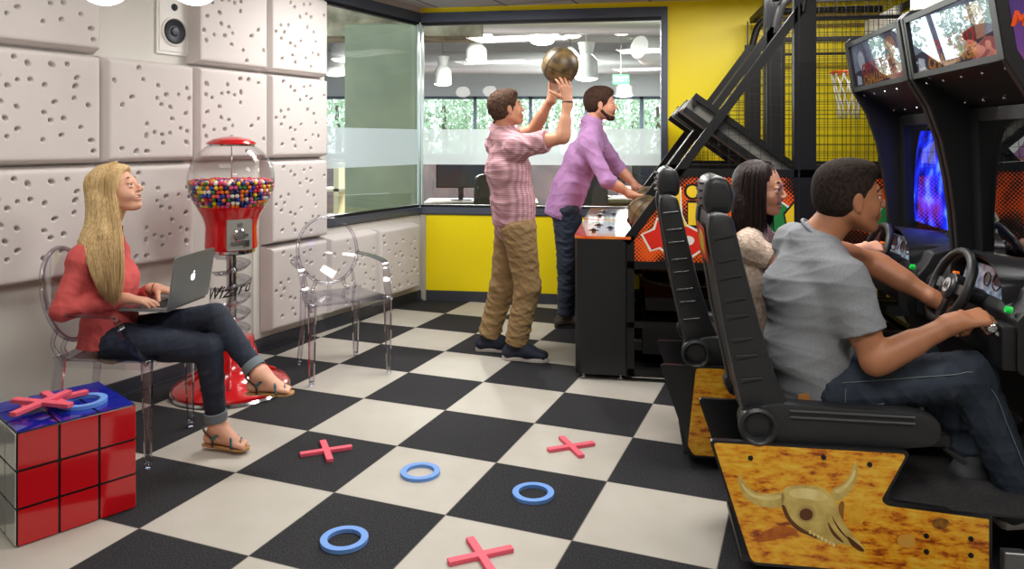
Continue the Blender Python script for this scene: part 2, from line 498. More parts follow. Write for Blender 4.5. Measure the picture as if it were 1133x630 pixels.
# corner window
glassm = clear_mat('window_glass', (.93, .97, .95), (.7, .85, .82), .07, .85, 3.2, .0)
frostm = clear_mat('frosted_film', (.88, .96, .96), (.7, .8, .8), .05, .6, 3.0, .25, diffuse=.78)
def window(name, M, x0, x1, sgn, end):
    bm = BM(); y0, y1 = (-.075, .012) if sgn > 0 else (-.012, .075)
    box(bm, x0, x1, y0, y1, 2.48, 2.565, M); box(bm, x0, x1, y0 - .01, y1 + .01, .775, .815, M); box(bm, x0, x1, y0, y1, .765, .83, M)
    if end: box(bm, x1 - .055, x1, y0, y1, .83, 2.48, M)
    w = struct(mk(name, bm, framem))
    bm = BM(); yc = (y0 + y1) / 2; xe = x1 - (.055 if end else 0)
    box(bm, x0, xe, yc - .02, yc + .02, 2.455, 2.48, M); box(bm, x0, xe, yc - .02, yc + .02, .83, .852, M)
    mk('glazing_bead', bm, sealm, w)
    bm = BM(); v = [bm.verts.new(M @ Vector(c)) for c in ((x0, yc, .85), (xe, yc, .85), (xe, yc, 2.46), (x0, yc, 2.46))]; bm.faces.new(v)
    mk('glass_pane', bm, glassm, w)
    bm = BM(); yy = yc + (.004 if sgn > 0 else -.004)
    v = [bm.verts.new(M @ Vector(c)) for c in ((x0, yy, 1.21), (xe, yy, 1.21), (xe, yy, 1.525), (x0, yy, 1.525))]; bm.faces.new(v)
    mk('frosted_band', bm, frostm, w)
    return w
w1 = window('window_1', ML, 0.0, 1.25, 1, False)
w2 = window('window_2', MB, 0.0, 2.17, -1, True)
bm = BM(); edge = mat('glass_edge', (215, 235, 232), .2)
box(bm, -.016, -.010, -.045, .02, .85, 2.46, MB); box(bm, .012, .018, -.02, .045, .85, 2.46, MB)
mk('glass_edge', bm, edge, w2)
# metal end cap at the corner of the wall
bm = BM(); box(bm, 0, .012, .0, .06, .0, .76, ML); struct(mk('trim_1', bm, mat('corner_bead', (190, 186, 176), .5)))

# ------------------------------------------------------------------ padded wall panels with dimples
foam = mat('panel_foam', (214, 207, 203), .72, var=.03, vscale=5, bump=.05, bscale=90)
def panel_mesh(seed, w=.58, h=.58, th=.1, inset=.022, n=140):
    rs = random.Random(seed)
    xs = np.linspace(inset, w - inset, n); zs = np.linspace(inset, h - inset, n)
    X, Z = np.meshgrid(xs, zs, indexing='ij'); D = np.full_like(X, th)
    dm = np.minimum(np.minimum(X - inset, w - inset - X), np.minimum(Z - inset, h - inset - Z))
    D -= .008 * np.exp(-dm / .006)
    cs = []
    tries = 0
    while len(cs) < 27 and tries < 900:
        tries += 1
        c = (rs.uniform(.05, w - .05), rs.uniform(.05, h - .05))
        if all((c[0]-q[0])**2 + (c[1]-q[1])**2 > .045**2 for q in cs): cs.append(c)
    for cx, cz in cs:
        a = rs.uniform(0, PI); ex = rs.uniform(1, 1.5); r = rs.uniform(.0080, .0102)
        dx = (X - cx) * math.cos(a) + (Z - cz) * math.sin(a); dz = -(X - cx) * math.sin(a) + (Z - cz) * math.cos(a)
        q = np.sqrt((dx / (r * ex))**2 + (dz / r)**2)
        D -= rs.uniform(.042, .058) / (1 + np.exp((q - .85) * 7))
    vs = []; fs = []
    for i in range(n):
        for j in range(n): vs.append((X[i, j], D[i, j], Z[i, j]))
    for i in range(n - 1):
        for j in range(n - 1): fs.append((i*n+j, i*n+j+1, (i+1)*n+j+1, (i+1)*n+j))
    loop = [(i, 0) for i in range(n)] + [(n-1, j) for j in range(1, n)] + [(i, n-1) for i in range(n-2, -1, -1)] + [(0, j) for j in range(n-2, 0, -1)]
    base = len(vs)
    for (i, j) in loop:
        u = i / (n-1); v = j / (n-1)
        vs.append((u * w, 0.002, v * h))
    m = len(loop)
    for k in range(m):
        a = loop[k][0]*n + loop[k][1]; b_ = loop[(k+1) % m][0]*n + loop[(k+1) % m][1]
        fs.append((a, b_, base + (k+1) % m, base + k))
    me = bpy.data.meshes.new('panel'); me.from_pydata(vs, [], fs); me.update()
    bm = BM(); bm.from_mesh(me); bmesh.ops.recalc_face_normals(bm, faces=bm.faces[:]); bm.to_mesh(me); bm.free()
    me.materials.append(foam)
    for p in me.polygons: p.use_smooth = True
    me.set_sharp_from_angle(angle=R(50))
    return me
PM = [panel_mesh(s) for s in (3, 11, 29)]
cols = [('A', 3.06), ('B', 2.475), ('C', 1.89), ('D', 1.305), ('E', .72), ('F', .135)]
rows = {1: 1.885, 2: 1.30, 3: .715, 4: .13}
lay = {('A', 1): 'dimpled white foam wall panel in the top left corner, left of the wall speaker',
       ('A', 2): 'dimpled white foam wall panel at left edge, second row from the top',
       ('A', 3): 'dimpled white foam wall panel at left edge beside the blonde woman\'s back',
       ('B', 2): 'dimpled white foam wall panel directly below the wall speaker, above the blonde woman',
       ('B', 3): 'dimpled white foam wall panel between the blonde woman\'s face and the gumball machine',
       ('C', 1): 'dimpled white foam wall panel just right of the wall speaker',
       ('C', 2): 'dimpled white foam wall panel behind the top of the gumball globe',
       ('D', 1): 'dimpled white foam wall panel at the top, touching the left corner window',
       ('D', 2): 'dimpled white foam wall panel beside the window, second row from the top',
       ('D', 3): 'dimpled white foam wall panel just right of the gumball globe, third row down',
       ('D', 4): 'dimpled white foam wall panel low on the wall behind the empty clear chair\'s left leg',
       ('E', 4): 'dimpled white foam wall panel under the window, seen through the empty clear chair',
       ('F', 4): 'dimpled white foam wall panel under the window, next to the yellow wall'}
k = 0
MLr = ML.to_3x3()
for (c, r_), lab in lay.items():
    s0 = dict(cols)[c]
    o = bpy.data.objects.new('acoustic_panel', PM[(k * 2 + r_) % 3]); COL.objects.link(o)
    flip = (k * 7 + r_) % 2
    o.location = ML @ Vector((s0, 0, rows[r_]))
    o.rotation_euler = ML.to_euler()
    if flip: # turned upside down in its own plane
        o.matrix_world = Matrix.Translation(ML @ Vector((s0 + .58, 0, rows[r_] + .58))) @ ML.to_3x3().to_4x4() @ Matrix.Rotation(PI, 4, 'Y')
    tag(o, lab, 'wall panel', 'dimpled foam panels on the left wall'); k += 1

# wall speaker
sp = thing('wall_speaker', 'white flush wall speaker with a black round cone, high on the left wall', 'speaker', ML @ Vector((2.563, 0, 1.93)), 0)
spw = mat('speaker_white', (232, 230, 224), .5); spb = mat('speaker_cone', (38, 41, 50), .45)
def lw(bm):
    bm.transform(ML); return bm
bm = rbox(2.44, 2.68, 0.001, .012, 1.93, 2.36, .005, 2); mk('face_plate', lw(bm), spw, sp, True)
bm = rbox(2.455, 2.665, .012, .016, 1.95, 2.34, .002, 1); mk('inner_frame', lw(bm), spw, sp, True)
MS = ML @ Matrix.Translation((2.563, .016, 2.07)) @ Matrix.Rotation(-PI/2, 4, 'X')
bm = BM(); lathe(bm, [(.088, 0), (.088, .006), (.078, .010), (.074, .004)], n=40, cap=False); bm.transform(MS); mk('surround', bm, spw, sp, True, 40)
bm = BM(); lathe(bm, [(.0, .012), (.022, .009), (.03, .0), (.062, .008), (.068, .012), (.074, .004), (.074, .001)], n=40); bm.transform(MS); mk('woofer', bm, spb, sp, True, 40)
MS = ML @ Matrix.Translation((2.563, .016, 2.215)) @ Matrix.Rotation(-PI/2, 4, 'X')
bm = BM(); lathe(bm, [(0, .008), (.008, .006), (.012, .001), (.020, .004), (.022, .0)], n=24); bm.transform(MS); mk('tweeter', bm, spb, sp, True, 40)

# ------------------------------------------------------------------ lamps of the room
opal = emis('opal_glass', (255, 252, 244), 7.0)
cordm = mat('cord_grey', (120, 120, 120), .6)
def globe_pendant(p, r, label):
    t = thing('pendant_lamp', label, 'lamp', p, 0, 'white globe pendant lamps')
    bm = BM(); ball(bm, (0, 0, 0), (r, r, r * .8), 28, 16); mk('lamp_globe', bm, opal, t, smooth=True)
    bm = BM(); tube(bm, [(0, 0, r * .78), (0, 0, HC - p[2])], .004, 6); mk('cord', bm, cordm, t)
    bm = BM(); lathe(bm, [(.03, r * .7), (.03, r * .95), (.006, r * 1.05)], n=16); mk('lamp_cap', bm, cordm, t)
    return t
p = P(115, -14, 3.3); globe_pendant(p, .098, 'glowing white globe lamp at top left, above the bare wall left of the speaker')
p = P(215, -14, 3.3); globe_pendant(p, .098, 'glowing white globe lamp hanging just right of the wall speaker')
def downlight(x, y, label, power, size=1.1):
    t = thing('ceiling_light', label, 'ceiling light', (x, y, HC - .03), 0, 'ceiling lights of the game room')
    s = size / 2
    bm = rbox(-s, s, -s * .5, s * .5, 0, .03, .006, 2); mk('light_frame', bm, alum, t)
    bm = BM(); box(bm, -s + .02, s - .02, -s * .5 + .02, s * .5 - .02, -.004, .001); mk('diffuser', bm, emis('diffuser', (255, 250, 240), 3), t)
    la = bpy.data.lights.new('ceiling_lamp', 'AREA'); la.shape = 'RECTANGLE'; la.size = size - .05; la.size_y = size * .5 - .05; la.energy = power; la.color = (1, .985, .96)
    lo = bpy.data.objects.new('ceiling_lamp', la); COL.objects.link(lo); lo.parent = t; lo.location = (0, 0, -.01)
    return t
LP = 1.0
downlight(-.5, 4.9, 'flat ceiling light above the aisle near the corner window', 44 * LP)
downlight(.9, 3.3, 'flat ceiling light above the middle of the checkered floor', 40 * LP)
downlight(-1.6, 2.6, 'flat ceiling light above the toy cube side of the room', 12 * LP)
downlight(1.9, 5.0, 'flat ceiling light above the basketball machines', 48 * LP)
downlight(.4, .8, 'flat ceiling light above the camera end of the room', 40 * LP)
downlight(2.6, 1.2, 'flat ceiling light above the driving game seats', 22 * LP)
# ------------------------------------------------------------------ the open office beyond the glass
conc = mat('rough_concrete', (176, 166, 142), .9, c2=(104, 96, 76), vscale=3, bump=.5, bscale=14)
offceil = mat('office_ceiling', (226, 228, 226), .9, var=.08, vscale=.8)
offfloor = mat('office_floor', (92, 84, 82), .85, c2=(62, 56, 56), vscale=2)
offwall = mat('office_wall', (214, 220, 222), .8)
lowwall = mat('office_low_wall', (64, 52, 52), .8, c2=(40, 34, 38), vscale=2)
mull = mat('mullion', (70, 78, 92), .4, metal=.4)
YF = 22.0
bm = BM(); box(bm, -16, 12, 5.2, YF + .3, -.12, -.02); struct(mk('floor_office', bm, offfloor))
bm = BM(); box(bm, -16, 12, 5.0, YF + .3, 4.0, 4.1); struct(mk('ceiling_office', bm, offceil))
bm = BM(); box(bm, -16, 12, YF, YF + .2, 2.72, 4.0); box(bm, -16, -15.8, 3, YF, 0, 4.0); box(bm, 12, 12.2, 5, YF, 0, 4.0); struct(mk('wall_office', bm, offwall))
bm = BM(); box(bm, -16, 12, YF, YF + .2, -.02, .95); struct(mk('wall_office_low', bm, lowwall))
# far glazing
bm = BM()
for i in range(18):
    x = P(525.6, 0, YF).x + (i - 8) * 1.62
    box(bm, x - .05, x + .05, YF - .05, YF + .08, .95, 2.72)
box(bm, -16, 12, YF - .05, YF + .08, 2.64, 2.72); box(bm, -16, 12, YF - .05, YF + .08, .95, 1.05)
struct(mk('window_3', bm, mull))
# exposed beams and concrete soffit
bm = BM()
for y in (10.5, 13.6, 16.8, 20): box(bm, -16, 12, y - .16, y + .16, 3.78, 4.0)
struct(mk('trim_2', bm, mat('beam_paint', (186, 190, 190), .8)))
bm = BM(); box(bm, -8, -.35, 8.6, 9.2, 2.62, 4.0); struct(mk('trim_3', bm, conc))
t = thing('concrete_column', 'square grey green concrete column just outside the corner window', 'column', P(428, 156, 7.9).xyz * 1, 0)
t.location.z = 0; WM[t.name] = Matrix.Translation(t.location)
colm = mat('column_green', (128, 134, 104), .5, c2=(108, 116, 90), vscale=2.5)
bm = rbox(-.40, .34, -.2, .45, -.02, 2.62, .015, 2); mk('shaft', bm, colm, t)
bm = BM(); box(bm, -.44, .38, -.24, .49, -.02, .12); mk('plinth', bm, lowwall, t)
# ducts
ductm = mat('duct_metal', (205, 208, 210), .35, metal=.6)
for i, (y, z, r, lab) in enumerate(((12.0, 3.32, .2, 'nearer round metal air duct under the office ceiling'), (18.2, 3.3, .28, 'farther round metal air duct under the office ceiling'))):
    bm = BM(); tube(bm, [(x, y, z) for x in np.arange(-12, 11.1, .5)], [r if k % 3 else r * 1.03 for k in range(47)], 20)
    o = tag(mk('air_duct', bm, ductm, smooth=40), lab, 'duct', 'air ducts in the office')
bm = BM(); c = P(721, 57, 13); tube(bm, [c + Vector((-.25, -.2, .05)), c, c + Vector((2.2, .6, 0))], [.2, .25, .25], 20); ball(bm, c + Vector((-.02, 0, 0)), .26)
tag(mk('duct_end', bm, mat('duct_white', (225, 226, 224), .5), smooth=40), 'fat white duct end hanging at the right side of the office window view', 'duct')
# industrial pendants
shade = mat('pendant_shade', (206, 208, 206), .35, metal=.3)
disc = emis('pendant_disc', (255, 250, 236), 9)
pl = [(507, 40, 11, .22, 0), (534, 39, 15, .2, 0), (607, 27, 14.4, .22, 0), (633, 40, 16.5, .2, 0), (600, 47, 13.2, .2, 0), (527, 66, 16, .22, 0), (490, 93, 17, .2, 1), (631, 71, 17.5, .22, 0), (649, 87, 13, .2, 1),
      (388, 43, 12.5, .22, 0), (401, 69, 13, .22, 0), (380, 66, 14, .22, 0), (371, 82, 15, .22, 0), (396, 100, 16, .22, 0), (557, 21, 12.6, .2, 0), (700, 66, 19, .25, 0), (690, 106, 20.5, .25, 0), (688, 36, 15, .22, 0)]
names = ['large one nearest the corner, at the top of the back window', 'small one right beside the large pendant near the corner', 'high one above the thrown basketball', 'one at the upper right of the thrown basketball', 'one just left of the thrown basketball',
         'one a little below the large corner pendant', 'funnel shaped one low near the corner', 'one right behind the thrown basketball', 'funnel shaped one left of the bearded man\'s hair', 'top one in the left pane', 'wide middle one in the left pane',
         'middle one at the left edge of the left pane', 'lower one at the left edge of the left pane', 'lowest one in the left pane', 'one at the very top of the back window', 'one above the exit sign', 'lowest one above the bearded man', 'high one at the right part of the back window']
proto = None
for (px, py, Y, r, kind), nm in zip(pl, names):
    p = P(px, py, Y)
    t = thing('office_pendant', 'office pendant lamp, ' + nm, 'lamp', p, 0, 'industrial pendant lamps in the office')
    bm = BM()
    if kind: lathe(bm, [(r, 0), (r * .95, .3), (r * .5, .42), (r * .75, .62)], n=24, cap=False)
    else: lathe(bm, [(r * 1.02, 0), (r * 1.0, .22), (r * .55, .34), (.05, .4)], n=24, cap=False)
    mk('lamp_shade', bm, shade, t, smooth=40)
    bm = BM(); lathe(bm, [(0, -.045), (r * .5, -.04), (r * .85, -.02), (r * .98, .004)], n=24, cap=False); mk('lamp_disc', bm, disc, t)
    la = bpy.data.lights.new('pendant_light', 'AREA'); la.shape = 'DISK'; la.size = r * 1.6; la.energy = 230; la.color = (1, .98, .94)
    lo = bpy.data.objects.new('pendant_light', la); COL.objects.link(lo); lo.parent = t; lo.location = (0, 0, -.05)
    bm = BM(); tube(bm, [(0, 0, .38), (0, 0, max(.5, 4.0 - p.z))], .012, 6); mk('rod', bm, cordm, t)
# exit sign
t = thing('exit_sign', 'small green lit exit sign hanging in the office', 'sign', P(687, 88, 16), 0)
bm = BM(); box(bm, -.17, .17, -.02, .02, -.1, .1); mk('sign_body', bm, emis('exit_green', (60, 190, 90), .8), t)
me = text_mesh('EXIT', .15, .002); me.transform(Matrix.Translation((0, -.024, 0)) @ Matrix.Rotation(PI/2, 4, 'X')); mk('sign_text', me, emis('exit_text', (230, 255, 235), 1.5), t)
bm = BM(); tube(bm, [(0, 0, .1), (0, 0, 1.2)], .01, 6); mk('rod', bm, cordm, t)
for i, (x, y, e) in enumerate(()):
    la = bpy.data.lights.new('office_lamp', 'AREA'); la.size = 2.2; la.energy = e; la.color = (.97, .98, 1)
    lo = bpy.data.objects.new('office_ceiling_lamp', la); COL.objects.link(lo); lo.location = (x, y, 3.5)
# desks, chairs and screens
deskm = mat('desk_beige', (112, 104, 82), .7); blk = mat('office_black', (30, 28, 34), .5); scrm = mat('office_screen', (60, 66, 84), .25); legm = mat('desk_leg', (110, 114, 130), .4, metal=.5)
def desk(x, y, w, rz, lab, grp='desks in the office'):
    t = thing('office_desk', lab, 'desk', (x, y, -.02), rz, grp)
    bm = rbox(-w/2, w/2, -.35, .35, .71, .75, .008, 2); mk('desktop', bm, deskm, t)
    bm = BM(); box(bm, -w/2 + .05, w/2 - .05, .28, .30, .3, .7); mk('modesty_panel', bm, deskm, t)
    for sx_ in (-1, 1):
        bm = BM(); box(bm, sx_ * (w/2 - .05) - .03, sx_ * (w/2 - .05) + .03, -.3, .3, 0, .71); mk('desk_leg', bm, legm, t)
    bm = BM(); box(bm, -.05, .05, .05, .15, .75, .9); mk('screen_foot', bm, blk, t) if False else bm.free()
def monitor(x, y, rz, lab):
    t = thing('computer_monitor', lab, 'monitor', (x, y, .73), rz, 'computer monitors in the office')
    bm = rbox(-.29, .29, -.02, .02, .14, .5, .008, 2); mk('monitor_case', bm, blk, t)
    bm = BM(); box(bm, -.27, .27, -.023, -.019, .16, .48); mk('screen', bm, scrm, t)
    bm = BM(); box(bm, -.03, .03, -.01, .02, .01, .2); box(bm, -.12, .12, -.09, .09, 0, .012); mk('stand', bm, blk, t)
def office_chair(x, y, rz, lab):
    t = thing('office_chair', lab, 'chair', (x, y, -.02), rz, 'black office chairs')
    bm = rbox(-.24, .24, -.24, .24, .42, .5, .03, 3); mk('seat', bm, blk, t)
    bm = BM(); prism(bm, rounded([(-.22, .58), (.22, .58), (.2, 1.08), (-.2, 1.08)], .08), lambda p, tt: Vector((p[0], .22 + tt - .1 * (p[1] - .8)**2, p[1])), 0, .05); mk('backrest', bm, blk, t)
    bm = BM(); tube(bm, [(0, 0, .42), (0, 0, .12)], .03, 10); tube(bm, [(0, .18, .45), (0, .25, .6)], .025, 8)
    for k in range(5):
        a = k * 2 * PI / 5; tube(bm, [(0, 0, .13), (.28 * math.cos(a), .28 * math.sin(a), .06)], .018, 6); ball(bm, (.28 * math.cos(a), .28 * math.sin(a), .035), .033, 8, 6)
    mk('swivel_base', bm, blk, t, smooth=40)
desk(-.35, 8.75, 1.3, 0, 'beige desk seen through the glass right of the corner')
desk(1.3, 9.2, 1.5, 0, 'beige desk in the office between the two standing men')
desk(2.4, 11.2, 1.6, 0, 'beige desk deeper in the office behind the bearded man')
desk(-3.1, 9.4, 1.5, .3, 'beige desk seen through the left pane')
monitor(-.6, 8.85, .1, 'black monitor on the desk right of the window corner'); monitor(1.1, 9.3, -.2, 'black monitor on the desk between the men'); monitor(1.75, 9.3, .2, 'black monitor nearer the bearded man on the middle desk'); monitor(2.5, 11.3, 0, 'black monitor on the deepest desk')
office_chair(-.1, 8.0, .5, 'black office chair closest to the back window'); office_chair(.75, 8.5, -2.6, 'black office chair between the standing men, beyond the glass'); office_chair(2.15, 8.3, .3, 'black office chair beyond the bearded man\'s hands'); office_chair(-2.9, 8.3, 0, 'black office chair beyond the left pane')
# tall shelf seen at the left pane
t = thing('shelf_unit', 'pale open shelf unit standing beyond the left pane', 'shelf', P(378, 156, 9.0) * 1, 0); t.location.z = -.02; WM[t.name] = Matrix.Translation(t.location)
sh = mat('shelf_cream', (206, 196, 160), .6)
bm = BM()
for x in (-.45, -.02, .42): box(bm, x - .03, x + .03, -.2, .2, 0, 1.18)
mk('shelf_upright', bm, sh, t)
bm = BM()
for z in (.1, .45, .85): box(bm, -.45, .42, -.2, .2, z, z + .03)
mk('shelf_board', bm, sh, t)
# dark partition behind the desks
bm = BM(); box(bm, -16, 12, 15.0, 15.1, -.02, 1.06); tag(mk('office_partition', bm, lowwall), 'long low dark partition across the back of the office', 'partition')
# trees outside the far windows
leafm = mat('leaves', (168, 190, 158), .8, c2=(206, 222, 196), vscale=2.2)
trunk = mat('bark', (90, 78, 62), .9)
def tree(x, y, h, seed, lab):
    t = thing('tree', lab, 'tree', (x, y, -1.5), 0, 'trees outside the office windows')
    rs = random.Random(seed)
    bm = BM(); tube(bm, [(0, 0, 0), (.1, 0, h * .35), (0, .1, h * .7)], [.18, .13, .06], 8); mk('trunk', bm, trunk, t, smooth=True)
    bm = BM()
    for i in range(1500):
        a = rs.uniform(0, 2*PI); r = h * .17 * rs.uniform(.3, 1) ** .5; z = h * .3 + h * .7 * rs.random()
        s = rs.uniform(.08, .15); k_ = math.sin(min(1, (z / h - .25) / .75) * PI) ** .5 if z / h > .25 else .1
        c = Vector((r * k_ * math.cos(a), r * k_ * math.sin(a), z))
        m_ = Matrix.Translation(c) @ Euler((rs.uniform(0, 3), rs.uniform(0, 3), rs.uniform(0, 3))).to_matrix().to_4x4()
        v = [bm.verts.new(m_ @ Vector(q)) for q in ((-s, 0, 0), (0, -s * .5, .03), (s, 0, 0), (0, s * .5, .03))]; bm.faces.new(v)
    mk('foliage', bm, leafm, t)
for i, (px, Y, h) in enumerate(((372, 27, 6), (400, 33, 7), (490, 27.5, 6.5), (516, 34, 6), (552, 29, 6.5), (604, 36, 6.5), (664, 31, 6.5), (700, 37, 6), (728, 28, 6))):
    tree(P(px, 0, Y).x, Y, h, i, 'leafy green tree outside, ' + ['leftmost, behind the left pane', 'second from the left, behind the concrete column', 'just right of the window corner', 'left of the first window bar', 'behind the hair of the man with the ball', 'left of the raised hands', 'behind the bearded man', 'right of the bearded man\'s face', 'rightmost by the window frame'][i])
bm = BM(); box(bm, -40, 40, YF + .3, 60, -1.6, -1.5); struct(mk('ground_outside', bm, mat('lawn', (120, 128, 96), .9)))
# daylight
w = bpy.data.worlds.new('sky'); SC.world = w; w.use_nodes = True
bg = w.node_tree.nodes['Background']; bg.inputs[0].default_value = (.80, .90, 1.0, 1); bg.inputs[1].default_value = 4.0
# ------------------------------------------------------------------ toy cube, rings and crosses
red = mat('sticker_red', (190, 8, 20), .12, coat=.6); blue = mat('sticker_blue', (22, 34, 150), .1, coat=.6); whs = mat('sticker_white', (206, 208, 200), .08, coat=.6); black = mat('gloss_black', (12, 12, 14), .2)
K0 = Vector((-1.728, 2.628, 0)); ku = Vector((.27, .291, 0)).normalized(); ca = math.atan2(ku.y, ku.x); S = .40
cen = K0 + ku * (S/2) + Vector((-ku.y, ku.x, 0)) * (S/2)
t = thing('puzzle_cube', 'large toy puzzle cube table with red front, blue top and white left face', 'cube', cen, ca)
h = S / 2
bm = rbox(-h + .002, h - .002, -h + .002, h - .002, 0, S + .0, .006, 2); mk('cube_body', bm, black, t)
def stickers(name, fn, m):
    bm = BM(); g = S / 3
    for i in range(3):
        for j in range(3):
            a0 = -h + i * g + .0045; a1 = -h + (i+1) * g - .0045; b0 = j * g + .0045; b1 = (j+1) * g - .0045
            prism(bm, rounded([(a0, b0), (a1, b0), (a1, b1), (a0, b1)], .004, 2), fn, 0, .003)
    mk(name, bm, m, t)
stickers('red_face', lambda p, q: Vector((p[0], -h - q, p[1])), red)
stickers('white_face', lambda p, q: Vector((-h - q, p[0], p[1])), whs)
stickers('blue_top_face', lambda p, q: Vector((p[0], p[1] - h, S + q)), blue)
stickers('orange_face', lambda p, q: Vector((h + q * .3 - .0015, p[0], p[1])), mat('sticker_orange', (225, 110, 20), .12))
pink = mat('foam_pink', (226, 88, 108), .6, bump=.05, bscale=200); sky = mat('foam_blue', (104, 150, 218), .6, bump=.05, bscale=200)
def cross(name, loc, ang, lab, tilt=None, L=.232, w=.03, th=.016):
    a = L / 2; b_ = w / 2
    pts = [(a, -b_), (a, b_), (b_, b_), (b_, a), (-b_, a), (-b_, b_), (-a, b_), (-a, -b_), (-b_, -b_), (-b_, -a), (b_, -a), (b_, -b_)]
    bm = BM(); prism(bm, pts, plan, 0, th); bevel_all(bm, .0015, 1)
    o = mk(name, bm, pink); o.location = loc; o.rotation_euler = (tilt[0] if tilt else 0, tilt[1] if tilt else 0, ang)
    return tag(o, lab, 'cross', 'pink foam crosses')
def ring(loc, lab, ro=.084, ri=.059, th=.014):
    bm = BM(); lathe(bm, [(ri, 0), (ro, 0), (ro, th), (ri, th), (ri, 0)], n=48, cap=False); bmesh.ops.remove_doubles(bm, verts=bm.verts[:], dist=1e-5)
    o = mk('foam_ring', bm, sky, smooth=40); o.location = loc
    return tag(o, lab, 'ring', 'blue foam rings')
cross('foam_cross', F(361, 501), R(22), 'pink foam cross on a dark tile, left of the pale tile ring')
cross('foam_cross', F(632, 496.5), R(19.4), 'pink foam cross farthest right, lying on a light tile')
cross('foam_cross', F(532, 617.5), R(22), 'pink foam cross nearest the camera, cut by the bottom edge')
ring(F(465, 524.5), 'blue foam ring lying on a light floor tile')
ring(F(590, 548), 'blue foam ring on the dark tile below the farthest right cross')
ring(F(381, 599.5), 'blue foam ring on the dark tile nearest the bottom edge')
def PT(px, py, z):
    Y = (CH - z) * FPX / (py - HY); return Vector(((px - 566.5) * Y / FPX, Y, z))
z0 = S + .0035
ring(PT(92, 446.5, z0), 'blue foam ring resting on the blue top of the toy cube')
cross('foam_cross', PT(61, 444.5, z0 + .0145), R(50), 'lower pink foam cross on the toy cube, half over the ring', (0, 0))
cross('foam_cross', PT(46.5, 448.2, z0 + .031), R(77), 'upper pink foam cross lying on top of another on the toy cube', (.0, 0), L=.255)

# ------------------------------------------------------------------ gumball machine
G = Vector((-1.60, 4.3, 0)); gr = mat('machine_red', (200, 10, 20), .18, coat=.8); chrome = mat('chrome', (215, 215, 218), .12, metal=1); plate = mat('coin_plate', (170, 168, 162), .42, metal=.45)
clear = clear_mat('clear_plastic', (.985, .985, .985), (.62, .62, .68), .02, .75, 3.5)
t = thing('gumball_machine', 'red gumball machine with clear globe, coin plate and spiral in a clear tube', 'gumball machine', G, 0)
bm = BM(); lathe(bm, [(.0, .02), (.318, .02), (.318, .034), (.300, .052), (.24, .075), (.19, .10), (.155, .14), (.135, .20), (.124, .26), (.124, .30), (.105, .305)], n=64); mk('base', bm, gr, t, smooth=35)
bm = BM(); lathe(bm, [(.322, 0), (.330, .008), (.322, .02)], n=64); mk('chrome_foot', bm, chrome, t, smooth=40)
bm = BM()
for k in range(10):
    a = k * 2 * PI / 10; tube(bm, [(math.cos(a) * r, math.sin(a) * r, z) for r, z in ((.125, .24), (.142, .18), (.165, .135), (.20, .10), (.25, .078))], .009, 8)
mk('base_ribs', bm, gr, t, smooth=True)
bm = BM(); lathe(bm, [(.118, .30), (.118, .785)], n=48, cap=False); mk('clear_tube', bm, clear, t, smooth=True)
bm = BM(); tube(bm, [(0, 0, .3), (0, 0, .79)], .028, 16); mk('column', bm, chrome, t, smooth=40)
bm = BM()
N_ = 150; prev = None
for i in range(N_ + 1):
    a = i / N_ * 2 * PI * 4.5; z = .33 + .42 * i / N_; c, s = math.cos(a), math.sin(a)
    cur = [bm.verts.new((r * c, r * s, z + dz)) for r, dz in ((.03, .0), (.085, -.008), (.105, .012), (.105, .018), (.085, -.002), (.03, .006))]
    if prev:
        for k in range(6): bm.faces.new([prev[k], prev[(k+1) % 6], cur[(k+1) % 6], cur[k]])
    prev = cur
mk('spiral_slide', bm, clear_mat('spiral_plastic', (.90, .90, .92), (.55, .55, .6), .14, .7, 2), t, smooth=50)
bm = BM(); lathe(bm, [(.122, .782), (.132, .79), (.132, .806), (.122, .812)], n=48); mk('chrome_collar', bm, chrome, t, smooth=40)
bm = BM(); lathe(bm, [(.125, .80), (.142, .812), (.145, .83), (.140, .93), (.145, .96), (.160, 1.0), (.178, 1.03), (.186, 1.05), (.178, 1.055), (.168, 1.045), (0, 1.035)], n=48); mk('red_body', bm, gr, t, smooth=35)
bm = BM(); zc = 1.195; Rg = .236
prof = [(Rg * math.sin(a), zc - Rg * math.cos(a)) for a in np.linspace(R(46), R(147), 30)]
lathe(bm, prof, n=64, cap=False); mk('globe', bm, clear, t, smooth=True)
bm = BM(); lathe(bm, [(.0, 1.448), (.05, 1.444), (.10, 1.432), (.134, 1.412), (.137, 1.404), (.13, 1.40), (0, 1.398)][::-1], n=48); mk('lid', bm, gr, t, smooth=40)
bm = BM(); lathe(bm, [(.126, 1.392), (.128, 1.400)], n=48); mk('lid_rim', bm, chrome, t, smooth=40)
bm = BM(); tube(bm, [(0, 0, 1.19), (0, 0, 1.40)], .003, 8); mk('rod', bm, chrome, t, smooth=True)
fa = R(-54); MP = Matrix.Rotation(fa + PI/2, 4, 'Z')     # local -y faces the front of the machine
bm = BM(); prism(bm, rounded([(-.068, .815), (.068, .815), (.068, .985), (-.068, .985)], .008, 3), lambda p, q: Vector((p[0], -.150 - q, p[1])), -.012, .010); bm.transform(MP); mk('coin_plate', bm, plate, t)
bm = BM()
for z, r in ((.90, .034), ):
    M_ = Matrix.Translation((0, -.160, z)) @ Matrix.Rotation(PI/2, 4, 'X'); b2 = BM(); lathe(b2, [(r, 0), (r, .008), (r * .8, .014), (0, .014)], n=32); b2.transform(M_); me_ = bpy.data.meshes.new('x'); b2.to_mesh(me_); b2.free(); bm.from_mesh(me_)
box(bm, -.04, .04, -.184, -.172, .894, .906); box(bm, -.05, .02, -.168, -.158, .845, .865); box(bm, .02, .05, -.17, -.158, .835, .87); box(bm, -.012, .012, -.168, -.160, .95, .966)
